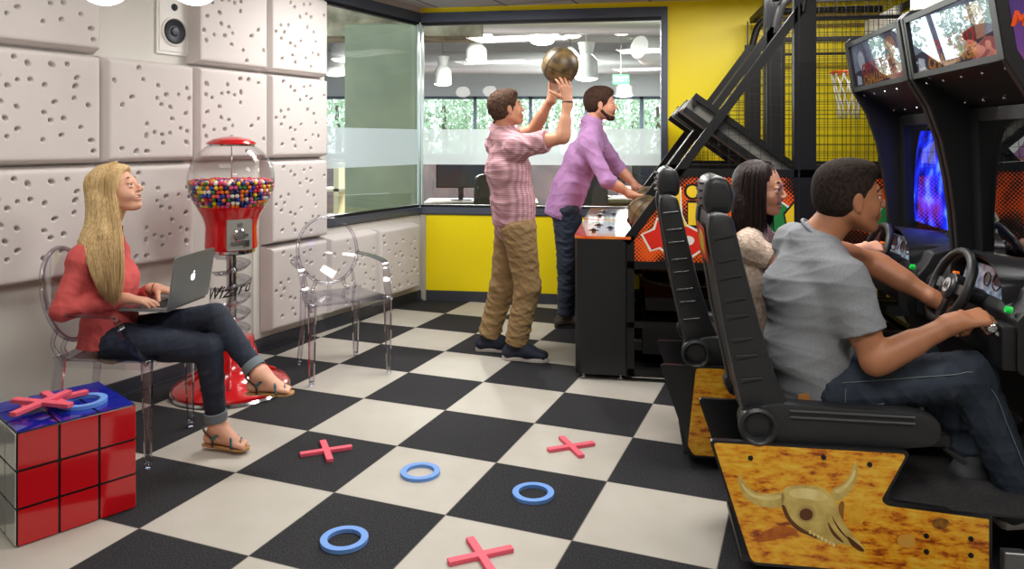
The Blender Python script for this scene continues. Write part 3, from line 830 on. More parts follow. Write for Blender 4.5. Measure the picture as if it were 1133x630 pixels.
bm.transform(MP); mk('coin_handle', bm, chrome, t, smooth=35)
me = text_mesh('Wizard', .125, .0006, shear=.45, bold=.0008, sx=.82)
mnx = min(v.co.x for v in me.vertices); mxx = max(v.co.x for v in me.vertices); sc_ = .285 / (mxx - mnx); cxx = (mnx + mxx) / 2
Rt = .1195
for v in me.vertices:
    x = (v.co.x - cxx) * sc_; y = v.co.y * .78 + x * .18; a = R(-72) + x / Rt
    v.co = Vector((math.cos(a) * (Rt + v.co.z), math.sin(a) * (Rt + v.co.z), .585 + y))
mk('lettering', me, mat('ink_black', (10, 10, 12), .5), t)
# gumballs
GC = [(214, 28, 60), (240, 120, 20), (250, 215, 20), (20, 120, 50), (28, 60, 170), (245, 240, 228), (235, 90, 150), (22, 26, 90)]
gms = []
for i, c in enumerate(GC):
    bm = BM(); ball(bm, (0, 0, 0), .0118, 14, 9); me = bpy.data.meshes.new('gumball'); bm.to_mesh(me); bm.free()
    me.materials.append(mat('gum_%d' % i, c, .22, coat=.4))
    for p in me.polygons: p.use_smooth = True
    gms.append(me)
rs = random.Random(5); sites = []
rsh = Rg - .0145; nl = 8
for li in range(nl):
    la_ = -R(43.5) + li * .1035; rr = rsh * math.cos(la_); n_ = int(2 * PI * rr / .0243)
    for j in range(n_):
        a = 2 * PI * (j + .5 * (li % 2)) / n_ + rs.uniform(-.02, .02)
        sites.append(Vector((rr * math.cos(a), rr * math.sin(a), zc + rsh * math.sin(la_) + rs.uniform(-.002, .002))))
shell_top = zc + rsh * math.sin(-R(43.5) + (nl - 1) * .1035)
q = .0245
for i in range(-10, 11):
    for j in range(-11, 12):
        x = (i + .5 * (j % 2)) * q; y = j * q * .87; r = math.hypot(x, y)
        if r < rsh - .019: sites.append(Vector((x + rs.uniform(-.001, .001), y, zc - .004 + rs.uniform(-.004, .006))))
camd = Vector((0, 0, CH)) - (G + Vector((0, 0, zc)))
sites.sort(key=lambda s: (G + s - Vector((0, 0, CH))).length)
front = [s for s in sites if s.z > shell_top - .02 or (s - Vector((0, 0, zc))).dot(camd) > 0]
front = front[:300]; fs_ = set(id(s) for s in front); rest = [s for s in sites if id(s) not in fs_]
for s in front:
    o = bpy.data.objects.new('gumball', gms[rs.randrange(8)]); COL.objects.link(o); o.location = G + s
    tag(o, 'small shiny coloured gumball lying in the clear globe of the machine', 'gumball', 'gumballs in the clear globe')
bm = BM()
lay_ = bm.faces.layers.int
for s in rest: 
    n0 = len(bm.faces); ball(bm, s, .0118, 10, 6)
    bm.faces.ensure_lookup_table(); c = rs.randrange(8)
    for f in bm.faces[n0:]: f.material_index = c
o = mk('gumballs', bm, [gms[i].materials[0] for i in range(8)], smooth=True); o.location = G; o['kind'] = 'stuff'
tag(o, 'mass of coloured gumballs at the back and bottom of the clear globe', 'gumballs')
# inside filling: a core just below the shell so that no gap shows through
bm = BM(); lathe(bm, [(.12, 1.055), (.18, 1.10), (.195, 1.15), (.19, 1.172), (0, 1.172)], n=40); mk('gumball_core', bm, mat('gum_7', (22, 26, 90)), t, smooth=40)

# ------------------------------------------------------------------ clear chairs
ghost = clear_mat('ghost_acrylic', (.90, .89, .92), (.26, .23, .34), .06, .85, 1.7, .03)
ghost2 = clear_mat('ghost_sheet', (.93, .93, .95), (.50, .47, .58), .07, .8, 2.0, .05)
def ghost_chair(loc, rz, label):
    t = thing('armchair', label, 'chair', loc, rz, 'clear plastic armchairs')
    plan_ = rounded([(-.215, -.185), (.225, -.25), (.225, .25), (-.215, .185)], [.06, .03, .03, .06], 5)
    bm = BM(); prism(bm, plan_, lambda p, q: Vector((p[0], p[1], .462 + q - .012 * math.cos(p[1] * 5))), 0, .012)
    mk('seat', bm, ghost2, t, smooth=35)
    bm = BM()
    n = len(plan_); 
    o_ = [bm.verts.new((p[0], p[1], .46)) for p in plan_]; i_ = [bm.verts.new((p[0] * .98, p[1] * .98, .425 if abs(p[1]) > .12 else .435)) for p in plan_]
    for k in range(n): bm.faces.new([o_[k], o_[(k+1) % n], i_[(k+1) % n], i_[k]])
    mk('seat_apron', bm, ghost, t, smooth=35)
    for sy in (-1, 1):
        for (x, y, dx, dy) in ((.205, .232 * sy, .008, .006 * sy), (-.20, .17 * sy, -.05, .015 * sy)):
            bm = BM()
            pts = [(x, y, .468), (x + dx * .1, y + dy * .1, .40), (x + dx * .45, y + dy * .4, .2), (x + dx, y + dy, .022)]
            rr = [.029, .026, .021, .017]
            tube(bm, smooth_path(pts, 4), list(np.interp(np.linspace(0, 3, 13), range(4), rr)), 4)
            tube(bm, [(x + dx, y + dy, .024), (x + dx, y + dy, 0)], [.016, .014], 8)
            mk('leg', bm, ghost, t, smooth=True)
    # oval back, tilted, slightly dished, on two struts
    tl = R(13); C_ = Vector((-.255, 0, .715)); a_, b_ = .195, .215
    Mb = Matrix.Translation(C_) @ Matrix.Rotation(-tl, 4, 'Y')
    bm = BM(); nr, na = 8, 48; rings = []
    for i in range(1, nr + 1):
        k = i / nr; rings.append([bm.verts.new(Mb @ Vector((-.035 * (1 - k*k) + (.0) , a_ * k * math.cos(q), b_ * k * math.sin(q)))) for q in np.linspace(0, 2*PI, na, endpoint=False)])
    cv = bm.verts.new(Mb @ Vector((-.035, 0, 0)))
    for k in range(na): bm.faces.new([cv, rings[0][k], rings[0][(k+1) % na]])
    for A, B in zip(rings, rings[1:]):
        for k in range(na): bm.faces.new([A[k], B[k], B[(k+1) % na], A[(k+1) % na]])
    mk('backrest', bm, ghost2, t, smooth=True)
    bm = BM(); tube(bm, [Mb @ Vector((0, a_ * math.cos(q), b_ * math.sin(q))) for q in np.linspace(0, 2*PI, 48, endpoint=False)], .011, 8, closed=True)
    mk('back_rim', bm, ghost, t, smooth=True)
    bm = BM()
    for sy in (-1, 1):
        a0 = Mb @ Vector((0, sy * .09, -.19)); tube(bm, smooth_path([a0, (-.225, sy * .10, .49), (-.20, sy * .12, .462)], 4), .012, 6)
        a0 = Mb @ Vector((0, sy * .15, -.135)); tube(bm, smooth_path([a0, (-.235, sy * .165, .52), (-.20, sy * .165, .462)], 4), .010, 6)
    mk_each('back_strut', bm, ghost, t, smooth=True)
    for sy in (-1, 1):
        a0 = Mb @ Vector((0, sy * .192, -.03))
        pts = [a0, (-.16, sy * .245, .675), (.0, sy * .262, .668), (.065, sy * .262, .662), (.098, sy * .262, .635), (.12, sy * .258, .58), (.15, sy * .25, .525), (.19, sy * .245, .48), (.215, sy * .24, .45)]
        bm = BM(); P_ = smooth_path(pts, 5)
        prev = None
        for i, p in enumerate(P_):
            d = (P_[min(i+1, len(P_)-1)] - P_[max(i-1, 0)]).normalized(); s = Vector((0, 1, 0)); s = (s - d * s.dot(d)).normalized(); u = s.cross(d)
            w_ = .020 if i > 3 else .012 + .002 * i; h_ = .006
            cur = [bm.verts.new(p + s * (i_ * w_) + u * (j_ * h_)) for i_, j_ in ((-1,-1),(1,-1),(1,1),(-1,1))]
            if prev:
                for k in range(4): bm.faces.new([prev[k], prev[(k+1)%4], cur[(k+1)%4], cur[k]])
            else: bm.faces.new(cur)
            prev = cur
        bm.faces.new(prev)
        mk('armrest', bm, ghost, t, smooth=40)
    return t
ghost_chair((-1.80, 3.50, 0), .035, 'clear plastic oval back armchair with the blonde woman sitting in it')
ghost_chair((-1.065, 4.67, 0), R(-59.3), 'empty clear plastic oval back armchair by the wall under the corner window')

# ------------------------------------------------------------------ laptop
La = Vector((-1.536, 3.35, .672)); Lb = Vector((-1.494, 3.68, .672)); lu = (Lb - La).normalized(); lvv = Vector((-lu.y, lu.x, 0)); Lw = .335
silver = mat('laptop_silver', (152, 156, 158), .32, metal=.75)
t = thing('laptop', 'open silver laptop with a glowing fruit logo on the woman\'s lap', 'laptop', La, math.atan2(lu.y, lu.x))
# local: x along the hinge (away from camera), y towards the woman
bm = BM(); prism(bm, rounded([(0, 0), (Lw, 0), (Lw, .235), (0, .235)], .012, 4), plan, -.014, 0); mk('keyboard_base', bm, silver, t)
bm = BM()
for r_ in range(5):
    for c_ in range(13):
        x = .03 + c_ * .0213; y = .03 + r_ * .0195; box(bm, x, x + .018, y, y + .016, 0, .0016)
mk('keys', bm, mat('key_black', (22, 22, 24), .5), t)
bm = BM(); box(bm, .115, .22, .15, .222, 0, .0006); mk('trackpad', bm, mat('pad_grey', (170, 172, 174), .3, metal=.6), t)
lean = R(9); Mlid = Matrix.Translation((0, -.002, .001)) @ Matrix.Rotation(lean, 4, 'X')    # lid rises in local z, leaning to -y
bm = BM(); prism(bm, rounded([(0, 0), (Lw, 0), (Lw, .232), (0, .232)], .012, 4), lambda p, q: Vector((p[0], q, p[1])), -.008, 0); bm.transform(Mlid); lid = mk('screen_lid', bm, silver, t)
bm = BM(); box(bm, .012, Lw - .012, .0002, .0010, .014, .22); bm.transform(Mlid); mk('display', bm, emis('display_glow', (170, 190, 210), .5), lid)
ap = []
for k in range(60):
    a = 2 * PI * k / 60; x = math.cos(a); y = math.sin(a)
    r = 1 - .10 * math.cos(2 * a) * 0
    X = x * (.95 + .05 * y); Yy = y * .98
    if y > 0: Yy -= .22 * math.exp(-(x / .28)**2)
    else: Yy += .12 * math.exp(-(x / .25)**2)
    d = math.hypot(X - 1.25, Yy - .12)
    if d < .48:
        u_ = Vector((X - 1.25, Yy - .12)).normalized() * .48; X = 1.25 + u_.x; Yy = .12 + u_.y
    ap.append((X, Yy))
leaf = [(0, 1.0), (.02, 1.3), (.18, 1.55), (.42, 1.65), (.40, 1.38), (.25, 1.12)]
bm = BM(); k_ = .0175
fnl = lambda p, q: Vector((Lw / 2 - p[0] * k_ * -1 * -1, -.008 - q, .118 + p[1] * k_))
fnl = lambda p, q: Vector((Lw / 2 + p[0] * k_, -.008 - q, .118 + p[1] * k_))
prism(bm, ap, fnl, 0, .0006); prism(bm, leaf, fnl, 0, .0006); bm.transform(Mlid)
mk('lid_logo', bm, emis('logo_glow', (235, 245, 255), 3.0), lid)
# ------------------------------------------------------------------ basketball machines
fr = mat('frame_black', (15, 15, 16), .5, var=.1, spec=.35); blk2 = mat('laminate_black', (20, 20, 22), .42, bump=.04, bscale=220); trim = mat('trim_black', (34, 34, 37), .3, metal=.2)
wire = mat('wire_dark', (40, 38, 34), .45, metal=.4); greyp = mat('board_grey', (120, 118, 110), .6, var=.2, vscale=9)
def dots_mat():
    m, nt, b = new_mat('halftone_art'); N = nt.nodes; L = nt.links
    tc = N.new('ShaderNodeTexCoord'); mp = N.new('ShaderNodeMapping'); mp.inputs['Rotation'].default_value = (0, R(45), 0); mp.inputs['Scale'].default_value = (62, 62, 62)
    L.new(tc.outputs['Object'], mp.inputs[0]); sp_ = N.new('ShaderNodeSeparateXYZ'); L.new(mp.outputs[0], sp_.inputs[0])
    def mm(op, a, b_=None):
        n = N.new('ShaderNodeMath'); n.operation = op
        for i, q in enumerate((a, b_)):
            if q is None: continue
            if isinstance(q, (int, float)): n.inputs[i].default_value = q
            else: L.new(q, n.inputs[i])
        return n.outputs[0]
    fx = mm('SUBTRACT', mm('FRACT', sp_.outputs[0]), .5); fz = mm('SUBTRACT', mm('FRACT', sp_.outputs[2]), .5)
    d = mm('SQRT', mm('ADD', mm('MULTIPLY', fx, fx), mm('MULTIPLY', fz, fz)))
    nz = N.new('ShaderNodeTexNoise'); nz.inputs['Scale'].default_value = 4.2; L.new(tc.outputs['Object'], nz.inputs['Vector'])
    mr = N.new('ShaderNodeMapRange'); L.new(nz.outputs['Fac'], mr.inputs[0]); mr.inputs[1].default_value = .34; mr.inputs[2].default_value = .60; mr.inputs[3].default_value = .12; mr.inputs[4].default_value = .62
    f = mm('LESS_THAN', d, mr.outputs[0])
    mx = N.new('ShaderNodeMix'); mx.data_type = 'RGBA'; L.new(f, mx.inputs[0]); mx.inputs[6].default_value = rgb((240, 92, 22)); mx.inputs[7].default_value = rgb((22, 12, 10))
    L.new(mx.outputs[2], b.inputs['Base Color']); b.inputs['Roughness'].default_value = .35
    return m
halft = dots_mat()
aw = mat('art_white', (232, 228, 214), .4); ay = mat('art_yellow', (244, 206, 40), .4); ar = mat('art_red', (222, 42, 26), .4); ao = mat('art_orange', (244, 128, 26), .4); ab = mat('art_black', (14, 12, 12), .4); ag = mat('art_green', (36, 130, 64), .4)
def flat(name, pts, m, parent, fn, z0=0, z1=.001):
    bm = BM(); prism(bm, pts, fn, z0, z1); return mk(name, bm, m, parent)
def grow_poly(pts, d):
    cx = sum(p[0] for p in pts) / len(pts); cy_ = sum(p[1] for p in pts) / len(pts)
    return [(p[0] + d * (p[0]-cx) / max(.001, math.hypot(p[0]-cx, p[1]-cy_)), p[1] + d * (p[1]-cy_) / max(.001, math.hypot(p[0]-cx, p[1]-cy_))) for p in pts]
H0 = Vector((.374, 4.49, 0))
def hoops(loc, label, grp):
    t = thing('basketball_machine', label, 'arcade machine', loc, AZ, grp)
    W = .92
    bm = BM(); prism(bm, rounded([(0, 0), (.31, 0), (.31, W), (0, W)], [.05, .004, .004, .05], 6), plan, .035, .84); mk('console', bm, blk2, t, smooth=35)
    bm = BM()
    for x, y in ((.05, .06), (.05, W - .06), (.27, .06), (.27, W - .06), (2.2, .05), (2.2, W - .05), (1.3, .05), (1.3, W - .05)): lathe(bm, [(.022, 0), (.022, .012), (.01, .014), (.01, .04)], (x, y, 0), 12)
    mk_each('levelling_foot', bm, chrome, t, smooth=40)
    cmat = MATS.get('console_art')
    if cmat is None:
        cmat = mat('console_art', (222, 60, 24), .08, c2=(238, 150, 40), vscale=6, coat=1)
    bm = BM(); prism(bm, rounded([(-.004, -.004), (.33, -.004), (.33, W + .004), (-.004, W + .004)], [.05, .004, .004, .05], 6), plan, .84, .856); mk('control_panel', bm, cmat, t)
    flat('panel_art', [(.12, .12), (.27, .10), (.29, .5), (.22, .62), (.26, .85), (.14, .82), (.10, .5)], mat('console_white', (226, 222, 226), .06, c2=(150, 130, 190), vscale=14, coat=1), t, plan, .856, .857)
    bm = BM()
    for x, y in ((.10, .25), (.12, .55), (.2, .4)): lathe(bm, [(.014, .857), (.014, .868), (.008, .872)], (x, y, 0), 14); box(bm, x - .03, x + .03, y + .03, y + .045, .857, .861)
    mk_each('start_button', bm, ab, t)
    # frames on both sides
    for i, b in enumerate((0.0, W - .05)):
        bc = b + .025
        bm = BM()
        bar(bm, (.325, bc, .03), (.325, bc, .86), .05, .05, Vector((1, 0, 0)))
        bar(bm, (.30, bc, .82), (1.30, bc, 2.19), .05, .05)
        bar(bm, (1.31, bc, .03), (1.31, bc, 2.42 if i == 0 else 2.20), .05, .12, Vector((1, 0, 0)))
        bar(bm, (2.30, bc, .03), (2.30, bc, 2.42), .05, .05, Vector((1, 0, 0)))
        for z in (.055, .335, .69, 1.235): bar(bm, (.31, bc, z) if z < 1 else (.60, bc, z), (2.3, bc, z), .05, .045 if z != .335 else .03)
        bar(bm, (1.3, bc, 2.12), (2.3, bc, 2.12), .02, .02); bar(bm, (1.3, bc, 2.40), (2.3, bc, 2.40), .03, .03)
        mk('side_frame', bm, fr, t)
        bm = BM(); bar(bm, (1.275, bc - .027 if i == 0 else bc + .027, .05), (1.275, bc - .027 if i == 0 else bc + .027, 2.4), .006, .012, Vector((1, 0, 0))); mk('frame_groove', bm, trim, t)
        bm = BM(); tube(bm, smooth_path([(1.30, bc, 2.15), (1.32, bc, 2.25), (1.36, bc, 2.36), (1.46, bc, 2.44), (1.62, bc, 2.47), (2.3, bc, 2.47)], 5), .028, 10); mk('curved_tube', bm, fr, t, smooth=True)
        # wire cage
        bm = BM(); w_ = .0024; sp_ = .0585
        za = lambda a: .86 + (a - .30) * 1.37      # underside of the diagonal
        a = .60
        while a < 2.29:
            top = min(2.4, za(a)) if a < 1.3 else 2.4
            if top > 1.26: bar(bm, (a, bc, 1.25), (a, bc, top), w_, w_, Vector((1, 0, 0)))
            a += sp_
        z = 1.28
        while z < 2.4:
            a0 = .30 + (z - .86) / 1.37 if z < 2.2 else 1.3
            bar(bm, (a0, bc + w_, z), (2.29, bc + w_, z), w_, w_); z += sp_
        mk('wire_cage', bm, wire, t)
        fn = (lambda p, q, b=b: Vector((p[0], b + .012 - q, p[1]))) if i == 0 else (lambda p, q, b=b: Vector((p[0], b + .038 + q, p[1])))
        art = flat('side_art_panel', [(.345, .712), (2.27, .712), (2.27, 1.215), (.615, 1.215), (.345, .85)], halft, t, fn, 0, .006)
        def S(name, pts, m, d0): flat(name, pts, m, art, fn, .006, .006 + d0)
        spikes = [(.45, .78), (.40, .87), (.47, .90), (.485, .96), (.53, .93), (.60, .98), (.58, .89), (.64, .83), (.56, .83), (.57, .74), (.50, .80)]
        S('starburst_outline', grow_poly(spikes, .014), aw, .0004); S('starburst', spikes, ar, .0008)
        fl = [(.55, .76), (.52, .88), (.55, 1.0), (.60, .93), (.59, .84)]; S('flame', fl, ao, .0012)
        let = [(0.515, .97), (0.475, 1.08), (0.535, 1.16), (0.615, 1.14), (0.615, 1.0), (0.655, .92), (0.575, .90)]
        S('letter_outline', grow_poly(let, .014), aw, .0005); S('letter_yellow', let, ay, .0010)
        ii = [(0.660, .93), (0.660, 1.06), (0.710, 1.06), (0.710, .93)]; S('letter_i_outline', grow_poly(ii, .016), ab, .0006); S('letter_i', ii, ay, .0012)
        dot = [(.685 + .035 * math.cos(q), 1.125 + .035 * math.sin(q)) for q in np.linspace(0, 2*PI, 18, endpoint=False)]
        S('letter_i_dot_outline', grow_poly(dot, .014), ab, .0006); S('letter_i_dot', dot, ay, .0012)
        rb = [(0.515, .86), (0.555, .93), (0.655, .92), (0.735, .88), (0.745, .80), (0.675, .75), (0.595, .76), (0.545, .80)]
        S('red_balloon_outline', grow_poly(rb, .014), aw, .0007); S('red_balloon', rb, ar, .0014)
        rg = [(.66 + .035 * math.cos(q), .84 + .028 * math.sin(q)) for q in np.linspace(0, 2*PI, 18, endpoint=False)]; S('balloon_eye', rg, aw, .0018)
        for xo in (.12, .70):
            g1 = [(1.0 + xo, .80), (.98 + xo, .95), (1.04 + xo, 1.08), (1.12 + xo, 1.02), (1.16 + xo, .88), (1.10 + xo, .78)]; S('green_figure_outline', grow_poly(g1, .014), aw, .0005); S('green_figure', g1, ag, .0010)
            g2 = [(1.10 + xo, .90), (1.08 + xo, 1.0), (1.16 + xo, 1.10), (1.24 + xo, 1.02), (1.22 + xo, .84), (1.15 + xo, .80)]; S('yellow_figure_outline', grow_poly(g2, .012), ab, .0012); S('yellow_figure', g2, ay, .0016)
            g3 = [(1.14 + xo, .88), (1.13 + xo, .98), (1.18 + xo, 1.0), (1.2 + xo, .9)]; S('figure_mark', g3, ar, .0022)
    # cross members
    bm = BM()
    for a, z in ((.325, .06), (1.31, .06), (2.30, .06), (2.30, 2.4), (1.31, 2.4), (2.3, 1.23)): bar(bm, (a, .02, z), (a, W - .02, z), .045, .045)
    mk_each('cross_bar', bm, fr, t)
    bm = BM(); prism(bm, [(.31, .80), (.31, .78), (1.6, 1.13), (2.25, 1.16), (2.25, 1.19), (1.6, 1.16)], side, .05, W - .05); mk('ball_deck', bm, greyp, t)
    bm = BM(); box(bm, .40, 1.2, .25, W - .06, .10, .30); box(bm, .42, 1.25, .30, W - .06, .36, .44); mk_each('lower_box', bm, blk2, t)
    bm = BM(); tube(bm, smooth_path([(.36, .1, .62), (.5, .12, .56), (.75, .12, .55), (1.0, .14, .6)], 6), .005, 6); mk('loose_cable', bm, ab, t)
    # slanted gate across the playfield
    d_ = Vector((.57, 0, -.42)).normalized(); u_ = Vector((.42, 0, .57)).normalized(); A = Vector((.70, 0, 1.69))
    for b in (.06, W - .12):
        bm = BM()
        for o_ in (0, -.10): bar(bm, A + u_ * o_ + Vector((0, b + .03, 0)), A + u_ * o_ + d_ * .72 + Vector((0, b + .03, 0)), .06, .035)
        mk('gate_rail', bm, fr, t)
    bm = BM(); pr = lambda p, q: A + d_ * p[0] + u_ * p[1] + Vector((0, q, 0)); prism(bm, [(0, -.085), (.72, -.085), (.72, -.012), (0, -.012)], pr, .10, W - .10); mk('gate_board', bm, greyp, t)
    bm = BM(); bar(bm, A + Vector((0, .06, -.04)), A + Vector((0, W - .06, -.04)), .02, .04); mk('gate_end_bar', bm, fr, t)
    # backboard, rim and net
    bm = BM(); box(bm, 2.15, 2.17, .10, W - .10, 1.80, 2.36); bb = mk('backboard', bm, mat('backboard_white', (214, 212, 204), .4), t)
    bm = BM(); box(bm, 2.144, 2.15, .33, W - .33, 1.95, 2.19); box(bm, 2.142, 2.146, .36, W - .36, 1.98, 2.16); mk('aim_square', bm, ao, bb)
    bm = BM(); tube(bm, [(1.93 + .125 * math.cos(q), W/2 + .125 * math.sin(q), 1.93) for q in np.linspace(0, 2*PI, 28, endpoint=False)], .008, 8, closed=True); bar(bm, (2.05, W/2, 1.93), (2.15, W/2, 1.93), .1, .02); mk('rim', bm, mat('rim_orange', (232, 84, 20), .3), t, smooth=40)
    bm = BM()
    for k in range(12):
        a = 2*PI*k/12
        for s in (-1, 1):
            tube(bm, [(1.93 + r * math.cos(a + s * j * .26), W/2 + r * math.sin(a + s * j * .26), 1.925 - j * .085) for j, r in enumerate((.122, .105, .088, .075, .07))], .004, 5)
    mk('net', bm, mat('net_white', (232, 230, 224), .8), t, smooth=True)
    return t
h1 = hoops(H0, 'black caged basketball arcade machine with orange side art, nearer of the pair', 'basketball machines')
h2 = copy_thing(h1, H0 + e2 * .97, None, 'black caged basketball arcade machine against the yellow wall, farther of the pair')
# ------------------------------------------------------------------ driving machines
R0 = Vector((.7755, 2.436, 0))
def deca():
    m, nt, b = new_mat('desert_art'); N = nt.nodes; L = nt.links
    tc = N.new('ShaderNodeTexCoord'); mp = N.new('ShaderNodeMapping'); mp.inputs['Scale'].default_value = (1, 1, 2.9); L.new(tc.outputs['Object'], mp.inputs[0])
    n1 = N.new('ShaderNodeTexNoise'); n1.inputs['Scale'].default_value = 17; n1.inputs['Detail'].default_value = 6; n1.inputs['Roughness'].default_value = .62; L.new(mp.outputs[0], n1.inputs['Vector'])
    n2 = N.new('ShaderNodeTexNoise'); n2.inputs['Scale'].default_value = 3.2; n2.inputs['Detail'].default_value = 3; L.new(mp.outputs[0], n2.inputs['Vector'])
    ad = N.new('ShaderNodeMath'); ad.operation = 'MULTIPLY_ADD'; L.new(n2.outputs['Fac'], ad.inputs[0]); ad.inputs[1].default_value = .45; L.new(n1.outputs['Fac'], ad.inputs[2])
    r = N.new('ShaderNodeValToRGB'); L.new(ad.outputs[0], r.inputs[0])
    st = [(.55, (122, 52, 12)), (.62, (186, 98, 18)), (.69, (222, 146, 26)), (.80, (230, 176, 48)), (.95, (238, 196, 80))]
    el = r.color_ramp.elements
    while len(el) < len(st): el.new(.5)
    for e, (p_, c_) in zip(el, st): e.position = p_; e.color = rgb(c_)
    L.new(r.outputs[0], b.inputs['Base Color']); b.inputs['Roughness'].default_value = .32
    return m
desert = deca()
seatm = mat('seat_vinyl', (36, 37, 39), .38, bump=.12, bscale=160); carpet = mat('step_carpet', (30, 30, 32), .95, c2=(50, 48, 48), vscale=120)
purple = None
def purple_mat():
    m, nt, b = new_mat('purple_art'); N = nt.nodes; L = nt.links
    tc = N.new('ShaderNodeTexCoord'); s = N.new('ShaderNodeSeparateXYZ'); L.new(tc.outputs['Object'], s.inputs[0])
    mr = N.new('ShaderNodeMapRange'); L.new(s.outputs[2], mr.inputs[0]); mr.inputs[1].default_value = 1.5; mr.inputs[2].default_value = 1.95
    nz = N.new('ShaderNodeTexNoise'); nz.inputs['Scale'].default_value = 9; L.new(tc.outputs['Object'], nz.inputs['Vector'])
    ad = N.new('ShaderNodeMath'); ad.operation = 'MULTIPLY_ADD'; L.new(nz.outputs['Fac'], ad.inputs[0]); ad.inputs[1].default_value = .25; L.new(mr.outputs[0], ad.inputs[2])
    r = N.new('ShaderNodeValToRGB'); L.new(ad.outputs[0], r.inputs[0]); el = r.color_ramp.elements
    for q in range(2): el.new(.5)
    for e, (p_, c_) in zip(el, [(.1, (190, 70, 70)), (.35, (170, 84, 130)), (.6, (110, 66, 140)), (.95, (72, 50, 120))]): e.position = p_; e.color = rgb(c_)
    L.new(r.outputs[0], b.inputs['Base Color']); b.inputs['Roughness'].default_value = .3
    return m
purple = purple_mat()
def pan(px, py):                    # photo point on the near seat side panel -> (a, z)
    k = (px - 566.5) / FPX; a = (k * R0.y - R0.x) / (e1.x - k * e1.y)
    return (a, CH - (py - HY) * (R0.y + e1.y * a) / FPX)
def zz(x, y): return pan(x / 2.52 + 720, y / 2.52 + 380)
screen_glass = clear_mat('screen_glass', (.85, .86, .9), (.5, .5, .55), .16, .9, 2.6, .0)
marq_glass = clear_mat('marquee_glass', (.95, .95, .97), (.7, .7, .75), .13, .9, 2.6, .0)
def seat_unit(t, sh):
    """sh: how far the seat is slid back"""
    def X(p): return (p[0] + sh, p[1])
    prof = [(-.135, .446), (.48, .446), (.405, .288), (.715, .262), (.715, .05), (-.0, .05)]
    sidep = rounded([X(p) for p in prof], [.02, .02, .03, .004, .004, .02], 4)
    for i, b in enumerate((0.0, .40)):
        bm = BM(); prism(bm, sidep, side, b, b + .02); brd = mk('base_side_board', bm, trim, t, smooth=30)
        if i == 0:
            if sh: dec = [(.02, .438), (.47, .438), (.392, .288), (.41, .272), (.705, .25), (.705, .06), (.01, .06), (-.015, .10)]
            else: dec = [(-.122, .438), (.468, .438), (.392, .288), (.41, .272), (.705, .252), (.705, .06), (.006, .06), (-.006, .075)]
            dp = rounded([X(p) for p in dec], [.016, .018, .02, .012, .003, .003, .012, .01], 4)
            dc = flat('desert_decal', dp, desert, brd, lambda p, q: Vector((p[0], -q, p[1])), 0, .0012)
    bm = BM(); box(bm, -.03 + sh, .70 + sh, .02, .40, .05, .07); box(bm, .42 + sh, .70 + sh, .02, .40, .235, .255); box(bm, .38 + sh, .40 + sh, .02, .40, .26, .42); mk_each('base_board', bm, blk2, t)
    bm = BM(); box(bm, .40 + sh, .95, .0, .42, .262, .272); mk('step_carpet', bm, carpet, t)
    # slide rail
    bm = BM(); box(bm, .08 + sh, .62 + sh, .07, .11, .44, .475); box(bm, .08 + sh, .62 + sh, .31, .35, .44, .475); tube(bm, [(.60 + sh, .06, .44), (.66 + sh, .06, .40), (.66 + sh, .36, .40)], .008, 8); mk_each('slide_rail', bm, trim, t)
    # bucket seat
    back = [(-.02, .50), (-.04, .60), (-.085, .80), (-.115, .99), (-.138, 1.12), (-.132, 1.18), (-.09, 1.185), (-.055, 1.17), (-.02, 1.02), (.03, .82), (.085, .64), (.12, .56), (.10, .50)]
    bm = BM()
    prof2 = rounded([X(p) for p in back], .015, 2)
    def shell(b0, b1, pf, name, taper=0):
        bm = BM(); prism(bm, pf, side, b0, b1); bevel_all(bm, .012, 2, 50); return mk(name, bm, seatm, t, smooth=40)
    bs = shell(.03, .09, prof2, 'backrest_bolster'); bs2 = shell(.45, .51, prof2, 'backrest_bolster')
    inner = rounded([X(p) for p in [(-.01, .50), (-.03, .60), (-.075, .80), (-.105, .99), (-.125, 1.12), (-.118, 1.18), (-.085, 1.18), (-.065, 1.12), (-.045, .99), (-.01, .80), (.05, .62), (.06, .5)]], .012, 2)
    shell(.08, .46, inner, 'backrest')
    if not sh:
        fnb = lambda p, q: Vector((-.119 - q + (1.06 - p[1]) * .12, p[0], p[1]))
        stk = flat('seat_emblem', rounded([(.12, 1.0), (.42, 1.0), (.40, 1.12), (.14, 1.12)], .02), mat('emblem_red', (196, 50, 30), .3), bs, fnb, .012, .014)
        flat('emblem_figure', [(.2, 1.02), (.34, 1.03), (.36, 1.07), (.27, 1.105), (.18, 1.08)], mat('emblem_yellow', (230, 190, 60), .3), stk, fnb, .014, .0155)
    bm = BM()
    for k in range(8):
        z = .63 + k * .065 + (.01 if k % 2 else 0); f = lambda zz_: np.interp(zz_, [.5, .6, .8, .99, 1.12], [.02, .0, -.045, -.075, -.10])
        a = float(f(z)) + sh; d = np.array([.105, .035]) * .42
        prism(bm, [(a - .025, z - .004), (a + .045, z + .012), (a + .045, z + .020), (a - .025, z + .012)], side, .024, .03)
    bm2 = bmesh.ops.bevel(bm, geom=bm.edges[:], offset=.0025, segments=1, affect='EDGES'); mk_each('side_rib', bm, seatm, bs)
    hp = rounded([X(p) for p in [(-.13, 1.165), (-.142, 1.22), (-.132, 1.285), (-.10, 1.305), (-.055, 1.29), (-.035, 1.23), (-.045, 1.17)]], .02, 3)
    bm = BM(); prism(bm, hp, side, .13, .41); bevel_all(bm, .025, 3, 40); hr = mk('headrest', bm, seatm, t, smooth=60)
    bm = BM()
    for k in range(4): box(bm, -.148 + sh, -.11 + sh, .20, .34, 1.19 + k * .026, 1.197 + k * .026)
    mk_each('headrest_rib', bm, seatm, hr)
